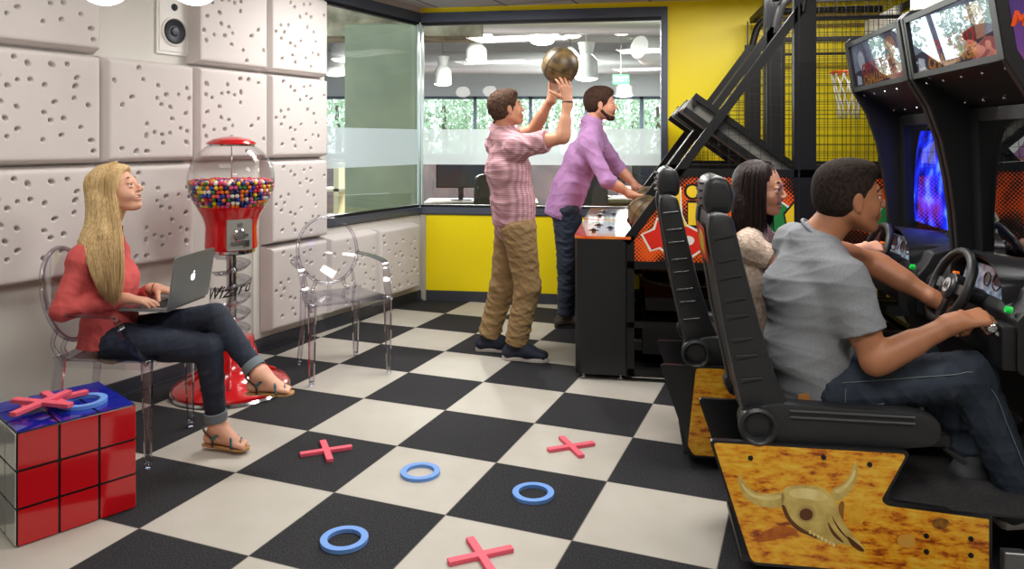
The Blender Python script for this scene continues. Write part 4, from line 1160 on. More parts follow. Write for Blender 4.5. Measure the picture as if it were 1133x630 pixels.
    cush = [(-.01, .44), (-.04, .50), (.0, .55), (.08, .572), (.30, .565), (.50, .565), (.57, .545), (.585, .50), (.56, .455), (.45, .44)]
    cp = rounded([X(p) for p in cush], .025, 4)
    shell(.02, .085, cp, 'seat_bolster'); shell(.455, .52, cp, 'seat_bolster')
    ci = rounded([X(p) for p in [(-.0, .45), (.0, .53), (.10, .535), (.3, .525), (.5, .53), (.56, .52), (.57, .48), (.55, .455)]], .015, 3); shell(.07, .47, ci, 'seat_cushion')
    bm = BM()
    for z in (.525, .545): box(bm, .12 + sh, .50 + sh, .012, .02, z, z + .007)
    bmesh.ops.bevel(bm, geom=bm.edges[:], offset=.002, segments=1, affect='EDGES'); mk_each('seat_piping', bm, mat('piping_grey', (70, 70, 72), .3), t)
    bm = BM()
    M_ = Matrix.Translation((.02 + sh, .0, .495)) @ Matrix.Rotation(PI/2, 4, 'X')
    lathe(bm, [(.052, -.10), (.062, .0), (.062, .012), (.052, .018), (.044, .012), (.034, -.03), (0, -.03)], n=32); bm.transform(M_ @ Matrix.Translation((0, 0, -.012))); mk('hinge_hub', bm, seatm, t, smooth=40)
def driving(loc, label, sh, lit, near):
    t = thing('driving_machine', label, 'arcade machine', loc, AZ, 'driving machines')
    W = .80
    seat_unit(t, sh)
    wing = [(1.05, .0), (1.05, .55), (.95, .74), (.925, .86), (.922, .98), (.910, 1.13), (.892, 1.27), (.862, 1.42), (.815, 1.56), (.750, 1.674), (.712, 1.925), (.74, 1.955), (1.35, 2.0), (1.62, 1.6), (1.72, .9), (1.72, 0)]
    wp = wing
    for i, b in enumerate((0, W - .03)):
        bm = BM(); prism(bm, wp, side, b, b + .03); bevel_all(bm, .004, 1, 40); wg = mk('side_wing', bm, blk2, t)
        if i == 0 and near:
            bp_ = [(.97, 1.02), (.955, 1.15), (.935, 1.30), (.905, 1.45), (.855, 1.59), (.785, 1.70), (.752, 1.905), (.77, 1.92), (1.33, 1.96), (1.58, 1.58), (1.67, .9), (1.66, .6), (1.0, .6)]
            flat('purple_side_art', bp_, purple, wg, lambda p, q: Vector((p[0], -q, p[1])), 0, .0012)
            me = text_mesh('MIDWAY', .062, .0006, shear=.25, bold=.003, align='LEFT'); me.transform(Matrix.Translation((.765, -.0018, 1.795)) @ Matrix.Rotation(PI/2, 4, 'X')); mk('side_lettering', me, mat('letter_orange', (244, 84, 20), .35), wg)
    bi0, bi1 = .03, W - .03
    # marquee box
    MA = Vector((.750, 0, 1.674)); MT = Vector((.712, 0, 1.925)); mu = (MT - MA).normalized(); mn = Vector((-mu.z, 0, mu.x))
    bm = BM(); prism(bm, [(.780, 1.674), (.742, 1.925), (1.30, 1.96), (1.30, 1.5), (.97, 1.554)], side, bi0, bi1); mk('marquee_box', bm, blk2, t)
    Lm = (MT - MA).length
    def face(p, q): return MA + mu * p[1] + mn * q + Vector((.0, p[0], 0)) + Vector((.012, 0, 0))
    bm = BM()
    for z0_, z1_ in ((0, .022), (Lm - .022, Lm)): prism(bm, [(bi0, z0_), (bi1, z0_), (bi1, z1_), (bi0, z1_)], face, -.02, .010)
    for b0_, b1_ in ((bi0, bi0 + .018), (bi1 - .018, bi1)): prism(bm, [(b0_, 0), (b1_, 0), (b1_, Lm), (b0_, Lm)], face, -.02, .010)
    mk('marquee_frame', bm, blk2, t)
    mart = mat('marquee_art', (170, 186, 204), .4, c2=(90, 82, 110), vscale=6.5)
    mb_ = mart.node_tree.nodes['Principled BSDF']
    if not mb_.inputs['Emission Strength'].default_value:
        src = mb_.inputs['Base Color'].links[0].from_socket; mart.node_tree.links.new(src, mb_.inputs['Emission Color']); mb_.inputs['Emission Strength'].default_value = .55
    x0, x1, y0, y1 = bi0 + .018, bi1 - .018, .022, Lm - .022
    ma = flat('marquee_art', [(x0, y0), (x1, y0), (x1, y1), (x0, y1)], mart, t, face, -.012, -.006)
    def A_(name, pts, m, d): flat(name, pts, m, ma, face, -.006, -.006 + d)
    em = lambda n, c: emis(n, c, .5)
    A_('art_ground', [(x0, y0), (x1, y0), (x1, y0 + .07), (.50, y0 + .10), (.35, y0 + .05), (x0, y0 + .08)], em('m_dark', (58, 48, 72)), .0004)
    A_('driver_helmet', [(.20 + .075 * math.cos(q), .150 + .062 * math.sin(q)) for q in np.linspace(-.2, PI + .4, 20)] + [(.14, .09), (.24, .085)], em('m_tan', (206, 150, 118)), .0008)
    A_('driver_face', [(.26, .15), (.295, .12), (.285, .095), (.29, .07), (.25, .055), (.20, .075), (.20, .14)], em('m_brown', (96, 60, 60)), .0012)
    A_('driver_goggles', [(.225, .155), (.30, .165), (.305, .13), (.26, .122), (.22, .13)], em('m_lens', (120, 140, 160)), .0016)
    A_('driver_suit', [(x0, y0), (.26, y0), (.23, .06), (.14, .09), (.07, .08), (x0, .06)], em('m_suit', (196, 110, 104)), .0010)
    A_('wheel_disc', [(.62 + .05 * math.cos(q), .145 + .05 * math.sin(q)) for q in np.linspace(0, 2*PI, 24, endpoint=False)], em('m_white', (226, 236, 240)), .0008)
    A_('check_strip', [(.66, .03), (.73, .03), (.72, .08), (.66, .07)], em('m_white', (226, 236, 240)), .0008)
    Mt = Matrix((Vector((0, -1, 0)), mu, mn)).transposed().to_4x4()
    for s, y, c, sz in (('OFF ROAD', .098, (214, 30, 40), .078), ('CHALLENGE', .048, (232, 150, 40), .064)):
        me = text_mesh(s, sz, .0008, shear=.15, bold=.002); wdt = max(v.co.x for v in me.vertices) - min(v.co.x for v in me.vertices)
        Mt2 = Mt.copy(); Mt2.translation = face((.42, y), -.004); me.transform(Mt2 @ Matrix.Diagonal((.42 / wdt, 1, 1, 1)) @ Matrix.Rotation(.03, 4, 'Z')); mk('marquee_lettering', me, emis('m_txt_%d' % sz.__hash__(), c, .35), ma)
    flat('marquee_glass', [(x0, y0), (x1, y0), (x1, y1), (x0, y1)], marq_glass, t, face, .001, .0015)
    bm = BM()
    for i in range(5):
        for j, (a, z) in enumerate(((.79, 1.652), (.93, 1.575))):
            ball(bm, (a, .08 + i * .16, z), .006, 8, 6)
    mk_each('soffit_screw', bm, chrome, t)
    # monitor recess
    bm = BM(); prism(bm, [(.965, 1.55), (1.00, 1.55), (1.02, .96), (.985, .96)], side, bi0, bi0 + .07); prism(bm, [(.965, 1.55), (1.00, 1.55), (1.02, .96), (.985, .96)], side, bi1 - .07, bi1); prism(bm, [(.965, 1.55), (.97, 1.50), (1.01, 1.50), (1.005, 1.55)], side, bi0 + .07, bi1 - .07); mk('screen_bezel', bm, blk2, t)
    bm = BM(); prism(bm, [(1.0, 1.5), (1.10, 1.53), (1.16, 1.0), (1.0, .95), (1.0, .93), (1.5, .93), (1.5, 1.52), (1.0, 1.52)], side, bi0 + .002, bi1 - .002); mk('monitor_housing', bm, blk2, t) if False else bm.free()
    bm = BM(); box(bm, 1.2, 1.6, bi0 + .002, bi1 - .002, .93, 1.52); box(bm, 1.0, 1.2, bi0 + .002, bi1 - .002, .92, .955); box(bm, 1.0, 1.2, bi0 + .002, bi1 - .002, 1.51, 1.53); mk('monitor_housing', bm, blk2, t)
    # curved picture tube
    bm = BM(); n = 16; g = []
    for i in range(n + 1):
        row = []
        for j in range(n + 1):
            u = i / n * 2 - 1; v = j / n * 2 - 1
            row.append(bm.verts.new((1.012 + .012 * v + .03 * (u * u + v * v) * .5, .40 + u * .32, 1.245 + v * .225)))
        g.append(row)
    for i in range(n):
        for j in range(n): bm.faces.new([g[i][j], g[i+1][j], g[i+1][j+1], g[i][j+1]])
    if lit:
        m_ = MATS.get('tube_lit')
        if m_ is None:
            m_, nt, b_ = new_mat('tube_lit'); N = nt.nodes; L = nt.links
            tc = N.new('ShaderNodeTexCoord'); nz = N.new('ShaderNodeTexNoise'); nz.inputs['Scale'].default_value = 9; nz.inputs['Detail'].default_value = 6; L.new(tc.outputs['Object'], nz.inputs['Vector'])
            rp = N.new('ShaderNodeValToRGB'); L.new(nz.outputs['Fac'], rp.inputs[0]); el = rp.color_ramp.elements; el.new(.5); el.new(.6)
            for e, (p_, c_) in zip(el, [(.36, (4, 8, 110)), (.45, (14, 30, 220)), (.54, (34, 60, 255)), (.68, (110, 160, 255))]): e.position = p_; e.color = rgb(c_)
            b_.inputs['Base Color'].default_value = (0, 0, 0, 1); L.new(rp.outputs[0], b_.inputs['Emission Color']); b_.inputs['Emission Strength'].default_value = 2.2; b_.inputs['Roughness'].default_value = .1
    else: m_ = mat('tube_dark', (14, 18, 22), .08)
    mk('picture_tube', bm, m_, t, smooth=True)
    bm = BM(); v = [bm.verts.new(c) for c in ((.972, bi0 + .005, 1.545), (.972, bi1 - .005, 1.545), (.992, bi1 - .005, .965), (.992, bi0 + .005, .965))]; bm.faces.new(v); mk('screen_glass', bm, screen_glass, t)
    # dashboard
    bm = BM(); dp = rounded([(.80, .70), (.80, .86), (.835, .90), (.86, .95), (.99, .985), (1.05, .985), (1.05, .66), (.90, .64)], .012, 3)
    prism(bm, dp, side, bi0, bi1); bevel_all(bm, .006, 2, 40); mk('dashboard', bm, blk2, t, smooth=40)
    bm = BM(); N_ = 16; pr_ = None
    for k in range(N_ + 1):
        q = PI * k / N_; y_ = .33 + .20 * math.cos(q); zt = .905 + .125 * math.sin(q) ** .7
        cur = [bm.verts.new(c) for c in ((.80, y_, zt), (.99, y_ * .98, max(.97, zt - .02)), (.99, y_ * .98, max(.955, zt - .04)), (.81, y_, zt - .016))]
        if pr_:
            for j in range(4): bm.faces.new([pr_[j], pr_[(j+1)%4], cur[(j+1)%4], cur[j]])
        pr_ = cur
    mk('gauge_hood', bm, trim, t, smooth=40)
    bm = BM(); prism(bm, [(.824, .895), (.846, .985), (.858, .985), (.836, .895)], side, .17, .49); gp = mk('gauge_panel', bm, mat('gauge_face', (92, 116, 150), .2, c2=(180, 195, 215), vscale=40), t)
    bm = BM()
    for y_, r in ((.24, .03), (.31, .025), (.42, .036)):
        b2 = BM(); lathe(b2, [(r, 0), (r, .004), (r * .85, .004), (r * .8, .001), (0, .001)], n=24); b2.transform(Matrix.Translation((.836, y_, .942)) @ Matrix.Rotation(-PI/2 + .2, 4, 'Y')); me_ = bpy.data.meshes.new('x'); b2.to_mesh(me_); b2.free(); bm.from_mesh(me_)
    mk_each('gauge_dial', bm, mat('dial_dark', (60, 44, 50), .3), gp)
    # steering wheel
    Cw = Vector((.715, .31, .915)); Mw = Matrix.Translation(Cw) @ Matrix.Rotation(R(-68), 4, 'Y')     # local z points at the driver
    bm = BM(); tube(bm, [(.128 * math.cos(q), .128 * math.sin(q), 0) for q in np.linspace(0, 2*PI, 44, endpoint=False)], .0155, 12, closed=True); bm.transform(Mw); sw = mk('steering_wheel', bm, mat('wheel_rubber', (22, 22, 24), .45), t, smooth=True)
    bm = BM()
    for q in (R(90), R(-90), R(180)): bar(bm, (0, 0, -.008), (.122 * math.cos(q), .122 * math.sin(q), -.004), .034, .012)
    b2 = BM(); lathe(b2, [(.048, -.03), (.048, .004), (.04, .010), (0, .012)], n=28); me_ = bpy.data.meshes.new('x'); b2.to_mesh(me_); b2.free(); bm.from_mesh(me_); bm.transform(Mw); mk('wheel_spokes', bm, trim, sw, smooth=40)
    bm = BM(); lathe(bm, [(.026, .0125), (.026, .0135), (0, .0135)], n=24); bm.transform(Mw); hb = mk('hub_badge', bm, mat('badge_grey', (170, 172, 170), .35), sw)
    me = text_mesh('W', .036, .0004, bold=.001); me.transform(Mw @ Matrix.Translation((0, 0, .0145)) @ Matrix.Rotation(PI/2, 4, 'Z')); mk('badge_mark', me, ab, hb)
    bm = BM(); tube(bm, [Mw @ Vector((0, 0, -.02)), Mw @ Vector((0, 0, -.15))], .03, 16); mk('steering_column', bm, trim, t, smooth=40)
    for (y_, z_, c_, nm) in ((.47, .885, (240, 190, 20), 'yellow_button'), (.46, .93, (240, 110, 20), 'orange_button'), (.07, .885, (20, 190, 70), 'green_button')):
        bm = BM(); b0 = Vector((.80, y_, z_)); tube(bm, [b0, b0 + Vector((-.016, 0, .004))], [.012, .010], 14); mk(nm, bm, emis(nm, c_, .25), t, smooth=40)
    # gear lever at the near side of the dash
    bm = BM(); box(bm, .76, .82, .04, .15, .70, .84); bevel_all(bm, .008, 2); mk('shifter_box', bm, blk2, t, smooth=40)
    bm = BM(); tube(bm, [(.79, .08, .78), (.745, .06, .825)], .007, 10); ball(bm, (.737, .058, .832), .020, 16, 10); mk('gear_lever', bm, chrome, t, smooth=True)
    # pedestal, coin door and pedals
    bm = BM(); prism(bm, [(1.02, .02), (1.02, .66), (1.60, .66), (1.60, .02)], side, bi0, bi1); mk('pedestal', bm, blk2, t)
    bm = BM(); box(bm, .715 + min(0, sh), 1.06, .03, W - .03, .03, .10); box(bm, .60, 1.06, .45, .50, .10, .20); mk('link_beam', bm, blk2, t)
    for y_, hgt in ((.16, .20), (.30, .16), (.42, .16)):
        bm = BM(); prism(bm, [(.95, .30), (.99, .30 + hgt * .8), (1.0, .30 + hgt * .8), (.97, .29)], side, y_, y_ + .08); bar(bm, (.975, y_ + .04, .32), (1.03, y_ + .04, .24), .02, .02); mk('pedal', bm, chrome, t)
    if near:
        bm = BM(); box(bm, .735, .80, -.035, .0, .06, .17); bevel_all(bm, .003, 1); br_ = mk('steel_bracket', bm, mat('steel_grey', (120, 122, 124), .4, metal=.8), t)
        bm = BM()
        for x in (.75, .765): ball(bm, (x, -.036, .10), .004, 8, 6)
        mk_each('bracket_bolt', bm, chrome, br_)
    return t
d1 = driving(R0, 'black sit-down driving arcade machine with skull panel, nearer of the pair', 0, False, True)
d2 = driving(R0 + e2 * .82, 'black sit-down driving arcade machine with lit blue screen, farther of the pair', -.127, True, False)
# the painted skull on the near panel
brd = [c for c in d1.children if c.name.startswith('base_side_board')][0]
bone = mat('bone', (216, 192, 112), .4, c2=(180, 150, 74), vscale=16); bone_d = mat('bone_dark', (92, 52, 22), .4); bone_l = mat('bone_light', (232, 214, 146), .4, c2=(216, 194, 118), vscale=20); dkb = mat('burn_dark', (70, 38, 14), .4)
def chaikin(pts, n=2):
    for _ in range(n):
        o_ = []
        for i in range(len(pts)):
            a, b = pts[i], pts[(i+1) % len(pts)]; o_ += [(a[0]*.75+b[0]*.25, a[1]*.75+b[1]*.25), (a[0]*.25+b[0]*.75, a[1]*.25+b[1]*.75)]
        pts = o_
    return pts
def D(name, pts, m, d, parent=None):
    if len(pts) < 20 and name != 'tooth': pts = chaikin(pts)
    return flat(name, [zz(*p) for p in pts], m, parent or brd, lambda p, q: Vector((p[0], -.0012 - q, p[1])), 0, d)
D('painted_shadow', [(290, 545), (320, 520), (370, 505), (420, 525), (380, 540), (340, 550), (300, 556)], mat('shadow_brown', (158, 78, 18), .4, c2=(190, 104, 22), vscale=30), .0003)  # brown shadow by the skull, painted as part of the panel art
sk = D('skull_art', [(365, 405), (395, 396), (440, 394), (482, 404), (512, 428), (522, 462), (536, 498), (560, 530), (592, 566), (600, 580), (570, 568), (540, 560), (500, 560), (470, 548), (440, 535), (415, 526), (395, 510), (376, 486), (362, 450)], bone, .0006)
D('left_horn', [(372, 412), (335, 420), (298, 418), (270, 402), (256, 382), (247, 360), (243, 380), (250, 412), (272, 440), (310, 456), (350, 460), (374, 450)], bone, .0006, sk)
D('left_horn_light', [(365, 420), (330, 428), (292, 424), (265, 404), (252, 384), (256, 404), (276, 426), (315, 438), (360, 436)], bone_l, .0009, sk)
D('right_horn', [(502, 406), (530, 396), (552, 374), (562, 350), (569, 328), (577, 342), (576, 374), (562, 404), (542, 428), (520, 444), (508, 428)], bone, .0006, sk)
D('right_horn_light', [(508, 410), (534, 400), (556, 378), (570, 345), (570, 372), (548, 402), (522, 422)], bone_l, .0009, sk)
D('brow_light', [(380, 412), (420, 402), (470, 410), (500, 432), (470, 440), (430, 432), (395, 432)], bone_l, .0009, sk)
D('cheek_edge', [(362, 450), (376, 486), (395, 510), (415, 526), (440, 535), (470, 548), (468, 540), (430, 522), (400, 500), (384, 478), (374, 450)], bone_d, .0009, sk)
D('eye_rim', [(433 + 26 * math.cos(q), 475 + 24 * math.sin(q)) for q in np.linspace(0, 2*PI, 24, endpoint=False)], mat('bone_mid', (176, 150, 84), .4), .0010, sk)
D('eye_socket', [(433 + 19 * math.cos(q), 477 + 17 * math.sin(q)) for q in np.linspace(0, 2*PI, 24, endpoint=False)], bone_d, .0014, sk)
for i, p in enumerate(([(500, 470), (515, 500), (545, 540), (590, 570), (560, 555), (520, 520)], [(490, 490), (510, 525), (545, 560), (520, 548), (500, 525)], [(545, 535), (560, 545), (600, 578), (585, 582), (556, 562)])): D('nose_groove', p, bone_d, .0012, sk)
for i in range(7):
    x = 440 + i * 11; y = 520 + i * 6; D('tooth', [(x, y), (x + 8, y + 3), (x + 7, y + 12), (x + 1, y + 10)], bone_l, .0014, sk)
D('right_cheek', [(520, 462), (528, 440), (540, 440), (538, 470), (536, 498)], mat('bone_brown', (140, 96, 40), .4), .0009, sk)
D('yellow_rock', [(545, 470), (560, 445), (590, 440), (602, 470), (596, 500), (560, 512), (548, 495)], mat('rock_yellow', (230, 178, 48), .4, c2=(214, 150, 34), vscale=26), .0004)
D('scuff_mark', [(685, 535), (735, 530), (738, 572), (690, 568)], mat('scuff', (206, 156, 70), .5, c2=(214, 150, 44), vscale=60), .0005)
D('burn_mark', [(780, 498), (800, 486), (828, 490), (834, 505), (815, 520), (790, 516)], mat('burn', (92, 58, 18), .5, c2=(168, 108, 26), vscale=34), .0005)
bm = BM()
for x, y in ((278, 320), (482, 318), (610, 338), (768, 537), (768, 581), (892, 545), (892, 591)):
    a, z = zz(x, y); b2 = BM(); lathe(b2, [(.0085, 0), (.0075, .003), (0, .0035)], n=14); b2.transform(Matrix.Translation((a, -.001, z)) @ Matrix.Rotation(PI/2, 4, 'X')); me_ = bpy.data.meshes.new('x'); b2.to_mesh(me_); b2.free(); bm.from_mesh(me_)
mk_each('panel_bolt', bm, ab, brd)
# basketballs
bk = None
def basketball(c, lab):
    global bk
    if bk is None:
        m, nt, b = new_mat('basketball'); N = nt.nodes; L = nt.links
        tc = N.new('ShaderNodeTexCoord'); s = N.new('ShaderNodeSeparateXYZ'); L.new(tc.outputs['Object'], s.inputs[0])
        nz = N.new('ShaderNodeTexNoise'); nz.inputs['Scale'].default_value = 14; nz.inputs['Detail'].default_value = 6; L.new(tc.outputs['Object'], nz.inputs['Vector'])
        mx = N.new('ShaderNodeMix'); mx.data_type = 'RGBA'; rp = N.new('ShaderNodeMapRange'); rp.inputs[1].default_value = .4; rp.inputs[2].default_value = .6; L.new(nz.outputs['Fac'], rp.inputs[0]); L.new(rp.outputs[0], mx.inputs[0]); mx.inputs[6].default_value = rgb((128, 104, 62)); mx.inputs[7].default_value = rgb((70, 56, 38))
        L.new(mx.outputs[2], b.inputs['Base Color']); b.inputs['Roughness'].default_value = .4
        vb = N.new('ShaderNodeTexVoronoi'); vb.inputs['Scale'].default_value = 260; L.new(tc.outputs['Object'], vb.inputs['Vector']); bp = N.new('ShaderNodeBump'); bp.inputs['Strength'].default_value = .25; bp.inputs['Distance'].default_value = .002; L.new(vb.outputs['Distance'], bp.inputs['Height']); L.new(bp.outputs[0], b.inputs['Normal'])
        bk = m
    t = thing('basketball', lab, 'ball', c, 0, None)
    t.rotation_euler = (.5, .3, .2)
    bm = BM(); ball(bm, (0, 0, 0), .119, 40, 24); mk('ball_skin', bm, bk, t, smooth=True)
    bm = BM(); r = .1188
    qs = np.linspace(0, 2*PI, 48, endpoint=False)
    tube(bm, [(r * math.cos(q), r * math.sin(q), 0) for q in qs], .0022, 6, closed=True); tube(bm, [(r * math.cos(q), 0, r * math.sin(q)) for q in qs], .0022, 6, closed=True)
    for s in (-1, 1): tube(bm, [Vector((r * math.cos(q) , s * (.055 + .03 * math.cos(2 * q)), r * math.sin(q))).normalized() * r for q in qs], .0022, 6, closed=True)
    mk('ball_seams', bm, ab, t, smooth=True)
basketball(P(620, 73, 4.80), 'worn brown basketball held up in the throwing man\'s hands')
Mh = Matrix.Translation(H0) @ Matrix.Rotation(AZ, 4, 'Z')
basketball(Mh @ Vector((.43, .56, .945)), 'worn basketball resting on the nearer basketball machine behind its slanted bar')
basketball(Mh @ Vector((.46, 1.26, .96)), 'worn basketball under the bearded man\'s hands on the farther machine')
# ------------------------------------------------------------------ people
def nrm(v): v = Vector(v); v.normalize(); return v
class HeadF:
    def __init__(s, c, f, u=(0, 0, 1), sc=1.0):
        s.c = Vector(c); s.f = nrm(f); u = Vector(u); s.l = u.cross(s.f).normalized(); s.u = s.f.cross(s.l).normalized(); s.s = sc
        s.rot = [[s.f[i], s.l[i], s.u[i]] for i in range(3)]
    def __call__(s, x, y, z): return s.c + (s.f * x + s.l * y + s.u * z) * s.s
    def E(s, c, r, k=.012, op='add'): return ell(s(*c), [q * s.s for q in r], k * s.s, s.rot, op)
    def C(s, a, b, r1, r2=None, k=.012, op='add', st=None): return cap(s(*a), s(*b), r1 * s.s, (r1 if r2 is None else r2) * s.s, k * s.s, None, st, op)
def head_prims(H, female=False, smile=False):
    j = .92 if female else 1.0
    P_ = [H.E((-.016, 0, .032), (.094, .074, .090)), H.E((.030, 0, -.022), (.060, .058 * j, .082), .03),
          H.C((-.012, .052 * j, -.045), (.052, .022 * j ** 3, -.094), .020 * j, .017 * j * j, .025), H.C((-.012, -.052 * j, -.045), (.052, -.022 * j ** 3, -.094), .020 * j, .017 * j * j, .025),
          H.E((.070, 0, -.094), (.018 * j, .020 * j, .017 * j), .018), H.E((.045, .034, -.033), (.032, .024 + (.004 if smile else 0), .028), .02), H.E((.045, -.034, -.033), (.032, .024 + (.004 if smile else 0), .028), .02),
          H.C((.079, .030, .024), (.079, -.030, .024), .010 if not female else .007, None, .018),
          H.E((.094, .031, .004), (.016, .015, .010), .010, 'sub'), H.E((.094, -.031, .004), (.016, .015, .010), .010, 'sub'),
          *[q for s in (-1, 1) for q in (H.E((.0765, .031 * s, .0125), (.0135, .0165, .0075), .004), H.E((.0765, .031 * s, -.0065), (.0120, .0155, .0055), .004))],
          H.C((.084, 0, .014), (.106, 0, -.024), .0065, .0095, .010), H.E((.100, .009, -.030), (.010, .008, .007), .006), H.E((.100, -.009, -.030), (.010, .008, .007), .006),
          H.E((.080, 0, -.060), (.016, .026, .018), .012)]
    for s in (-1, 1):
        P_ += [H.E((-.008, .073 * s, -.004), (.017, .008, .030), .008), H.E((-.004, .084 * s, .0), (.009, .006, .018), .005, 'sub'), H.E((-.004, .074 * s, -.030), (.008, .006, .010), .006)]
        if smile: P_.append(H.E((.062, .033 * s, -.048), (.020, .013, .014), .012))
    if smile: P_.append(H.E((.084, 0, -.058), (.028, .029, .0078), .003, 'sub'))
    return P_
def face_parts(H, root, hairm, eyec, lipm, brow=True, smile=False, thin=False):
    bz = .007 if thin else 0; br_ = .36 if thin else .8
    wm = mat('eye_white', (236, 232, 226), .15); im = mat(eyec[0], eyec[1], .1)
    for s in (-1, 1):
        bm = BM(); ball(bm, H(.0745, .031 * s, .0030), .0102 * H.s, 16, 10); e = mk('eye', bm, wm, root, True, smooth=True)
        bm = BM(); ball(bm, H(.0788, .0315 * s, .0030), .0070 * H.s, 12, 8); mk('iris', bm, im, e, True, smooth=True)
        if brow:
            me = sdf_mesh('brow', [cap(H(.087, .016 * s, .026 + bz), H(.081, .034 * s, .030 + bz), .0042 * H.s * br_, .004 * H.s * br_), cap(H(.081, .034 * s, .030 + bz), H(.066, .050 * s, .022 + bz), .004 * H.s * br_, .0025 * H.s * br_)], .0018); mk('eyebrow', me, hairm, root, True)
    up = -.003 if smile else 0
    me = sdf_mesh('lips', [H.C((.090, 0, -.0495), (.070, .031, -.046), .0034, .0020, .003), H.C((.090, 0, -.0495), (.070, -.031, -.046), .0034, .0020, .003), H.C((.086, 0, -.0690), (.070, .030, -.048), .0040, .0020, .003), H.C((.086, 0, -.0690), (.070, -.030, -.048), .0040, .0020, .003)] if smile else [H.C((.093, 0, -.051 + up), (.076, .026, -.050 - up * 2), .0048, .003, .003), H.C((.093, 0, -.051 + up), (.076, -.026, -.050 - up * 2), .0048, .003, .003),
                           H.C((.091, 0, -.066 - (.004 if smile else 0)), (.076, .024, -.053 - up), .0058, .003, .003), H.C((.091, 0, -.066 - (.004 if smile else 0)), (.076, -.024, -.053 - up), .0058, .003, .003)], .0018)
    mk('lips', me, lipm, root, True)
    if smile:
        bm = BM(); 
        ball(bm, (0, 0, 0), (.012 * H.s, .026 * H.s, .0052 * H.s), 16, 8, None)
        M_ = Matrix([[H.f[i], H.l[i], H.u[i]] for i in range(3)]).to_4x4(); M_.translation = H(.0735, 0, -.0545); bm.transform(M_); mk('teeth', bm, mat('teeth', (240, 236, 226), .2), root, True, smooth=True)
def rotv(v, axis, a): return Matrix.Rotation(a, 3, axis) @ v
def hand_prims(w, d, n, l, curl=.5, s=1.0, spread=.10, thumb=.5, curls=None):
    """wrist, finger direction, palm normal, thumb side"""
    d = nrm(d); n = Vector(n); n = (n - d * n.dot(d)).normalized(); l = Vector(l); l = (l - d * l.dot(d) - n * l.dot(n)).normalized()
    w = Vector(w); out = []
    offs = (.031, .0105, -.0105, -.030); lens = (.070, .078, .072, .056); kd = (.088, .092, .087, .078)
    ax = d.cross(n)          # turning about it bends d towards n
    out.append(cap(w - d * .03 * s, w + d * .02 * s, .025 * s, .023 * s, .02, None, (l, 1.25)))
    for i in range(4):
        kn = w + (d * kd[i] + l * offs[i]) * s
        out.append(cap(w + (d * .012 + l * offs[i] * .55) * s, kn, .0155 * s, .0118 * s, .010))
        c = curls[i] if curls else curl
        dd = (d + l * spread * (1.5 - i) / 1.5 * (1 - c * .7)).normalized(); p = kn
        for q, (fl, r1, r2) in enumerate(((.46, .0098, .0090), (.30, .0090, .0080), (.24, .0080, .0068))):
            dd = rotv(dd, ax, c * (.75, 1.1, .75)[q]); e = p + dd * lens[i] * fl * s
            out.append(cap(p, e, r1 * s, r2 * s, .003)); p = e
    p = w + (d * .022 + l * .020) * s; dd = (d * .55 + l * .80 + n * .35).normalized()
    for q, (fl, r1, r2) in enumerate(((.042, .0165, .0125), (.032, .0118, .0105), (.026, .0103, .0082))):
        e = p + dd * fl * s; out.append(cap(p, e, r1 * s, r2 * s, .006 if q == 0 else .003)); p = e
        dd = (dd + d * .35 * thumb + n * .45 * thumb - l * .25 * thumb).normalized()
    return out
def arm_prims(sh, el, wr, r=1.0):
    sh, el, wr = Vector(sh), Vector(el), Vector(wr)
    return [cap(sh, el, .050 * r, .040 * r, .02), cap(sh.lerp(el, .25), sh.lerp(el, .65), .048 * r, .046 * r, .02), cap(el, wr, .040 * r, .0265 * r, .02), cap(el.lerp(wr, .12), el.lerp(wr, .45), .043 * r, .037 * r, .02)]
def leg_prims(hp, kn, an, r=1.0):
    hp, kn, an = Vector(hp), Vector(kn), Vector(an); bk = (hp - kn).cross(an - kn)
    return [cap(hp, kn, .088 * r, .058 * r, .03), cap(kn, an, .056 * r, .038 * r, .02), cap(kn.lerp(an, .15), kn.lerp(an, .45), .058 * r, .052 * r, .03)]
def torso_prims(J, g=0.0, w=1.0, female=False):
    lat = (Vector(J['shL']) - Vector(J['shR'])).normalized(); ch, wa, pe, nb = [Vector(J[k]) for k in ('chest', 'waist', 'pelvis', 'neckb')]
    rw = .088 if female else .102; msh = (Vector(J['shL']) + Vector(J['shR'])) / 2
    hl = (Vector(J['hipL']) - Vector(J['hipR'])).normalized()
    P_ = [cap(pe, wa, (.108 if female else .106) * w + g, rw * w + g, .05, None, (hl, 1.38)), cap(wa, ch, rw * w + g, .106 * w + g, .05, None, (lat, 1.36)),
          cap(ch, msh.lerp(ch, .35), .106 * w + g, .088 * w + g, .05, None, (lat, 1.45)),
          cap(nb - (nb - ch).normalized() * .03, Vector(J['shR']), .052 * w + g, .054 * w + g, .05), cap(nb - (nb - ch).normalized() * .03, Vector(J['shL']), .052 * w + g, .054 * w + g, .05)]
    return P_
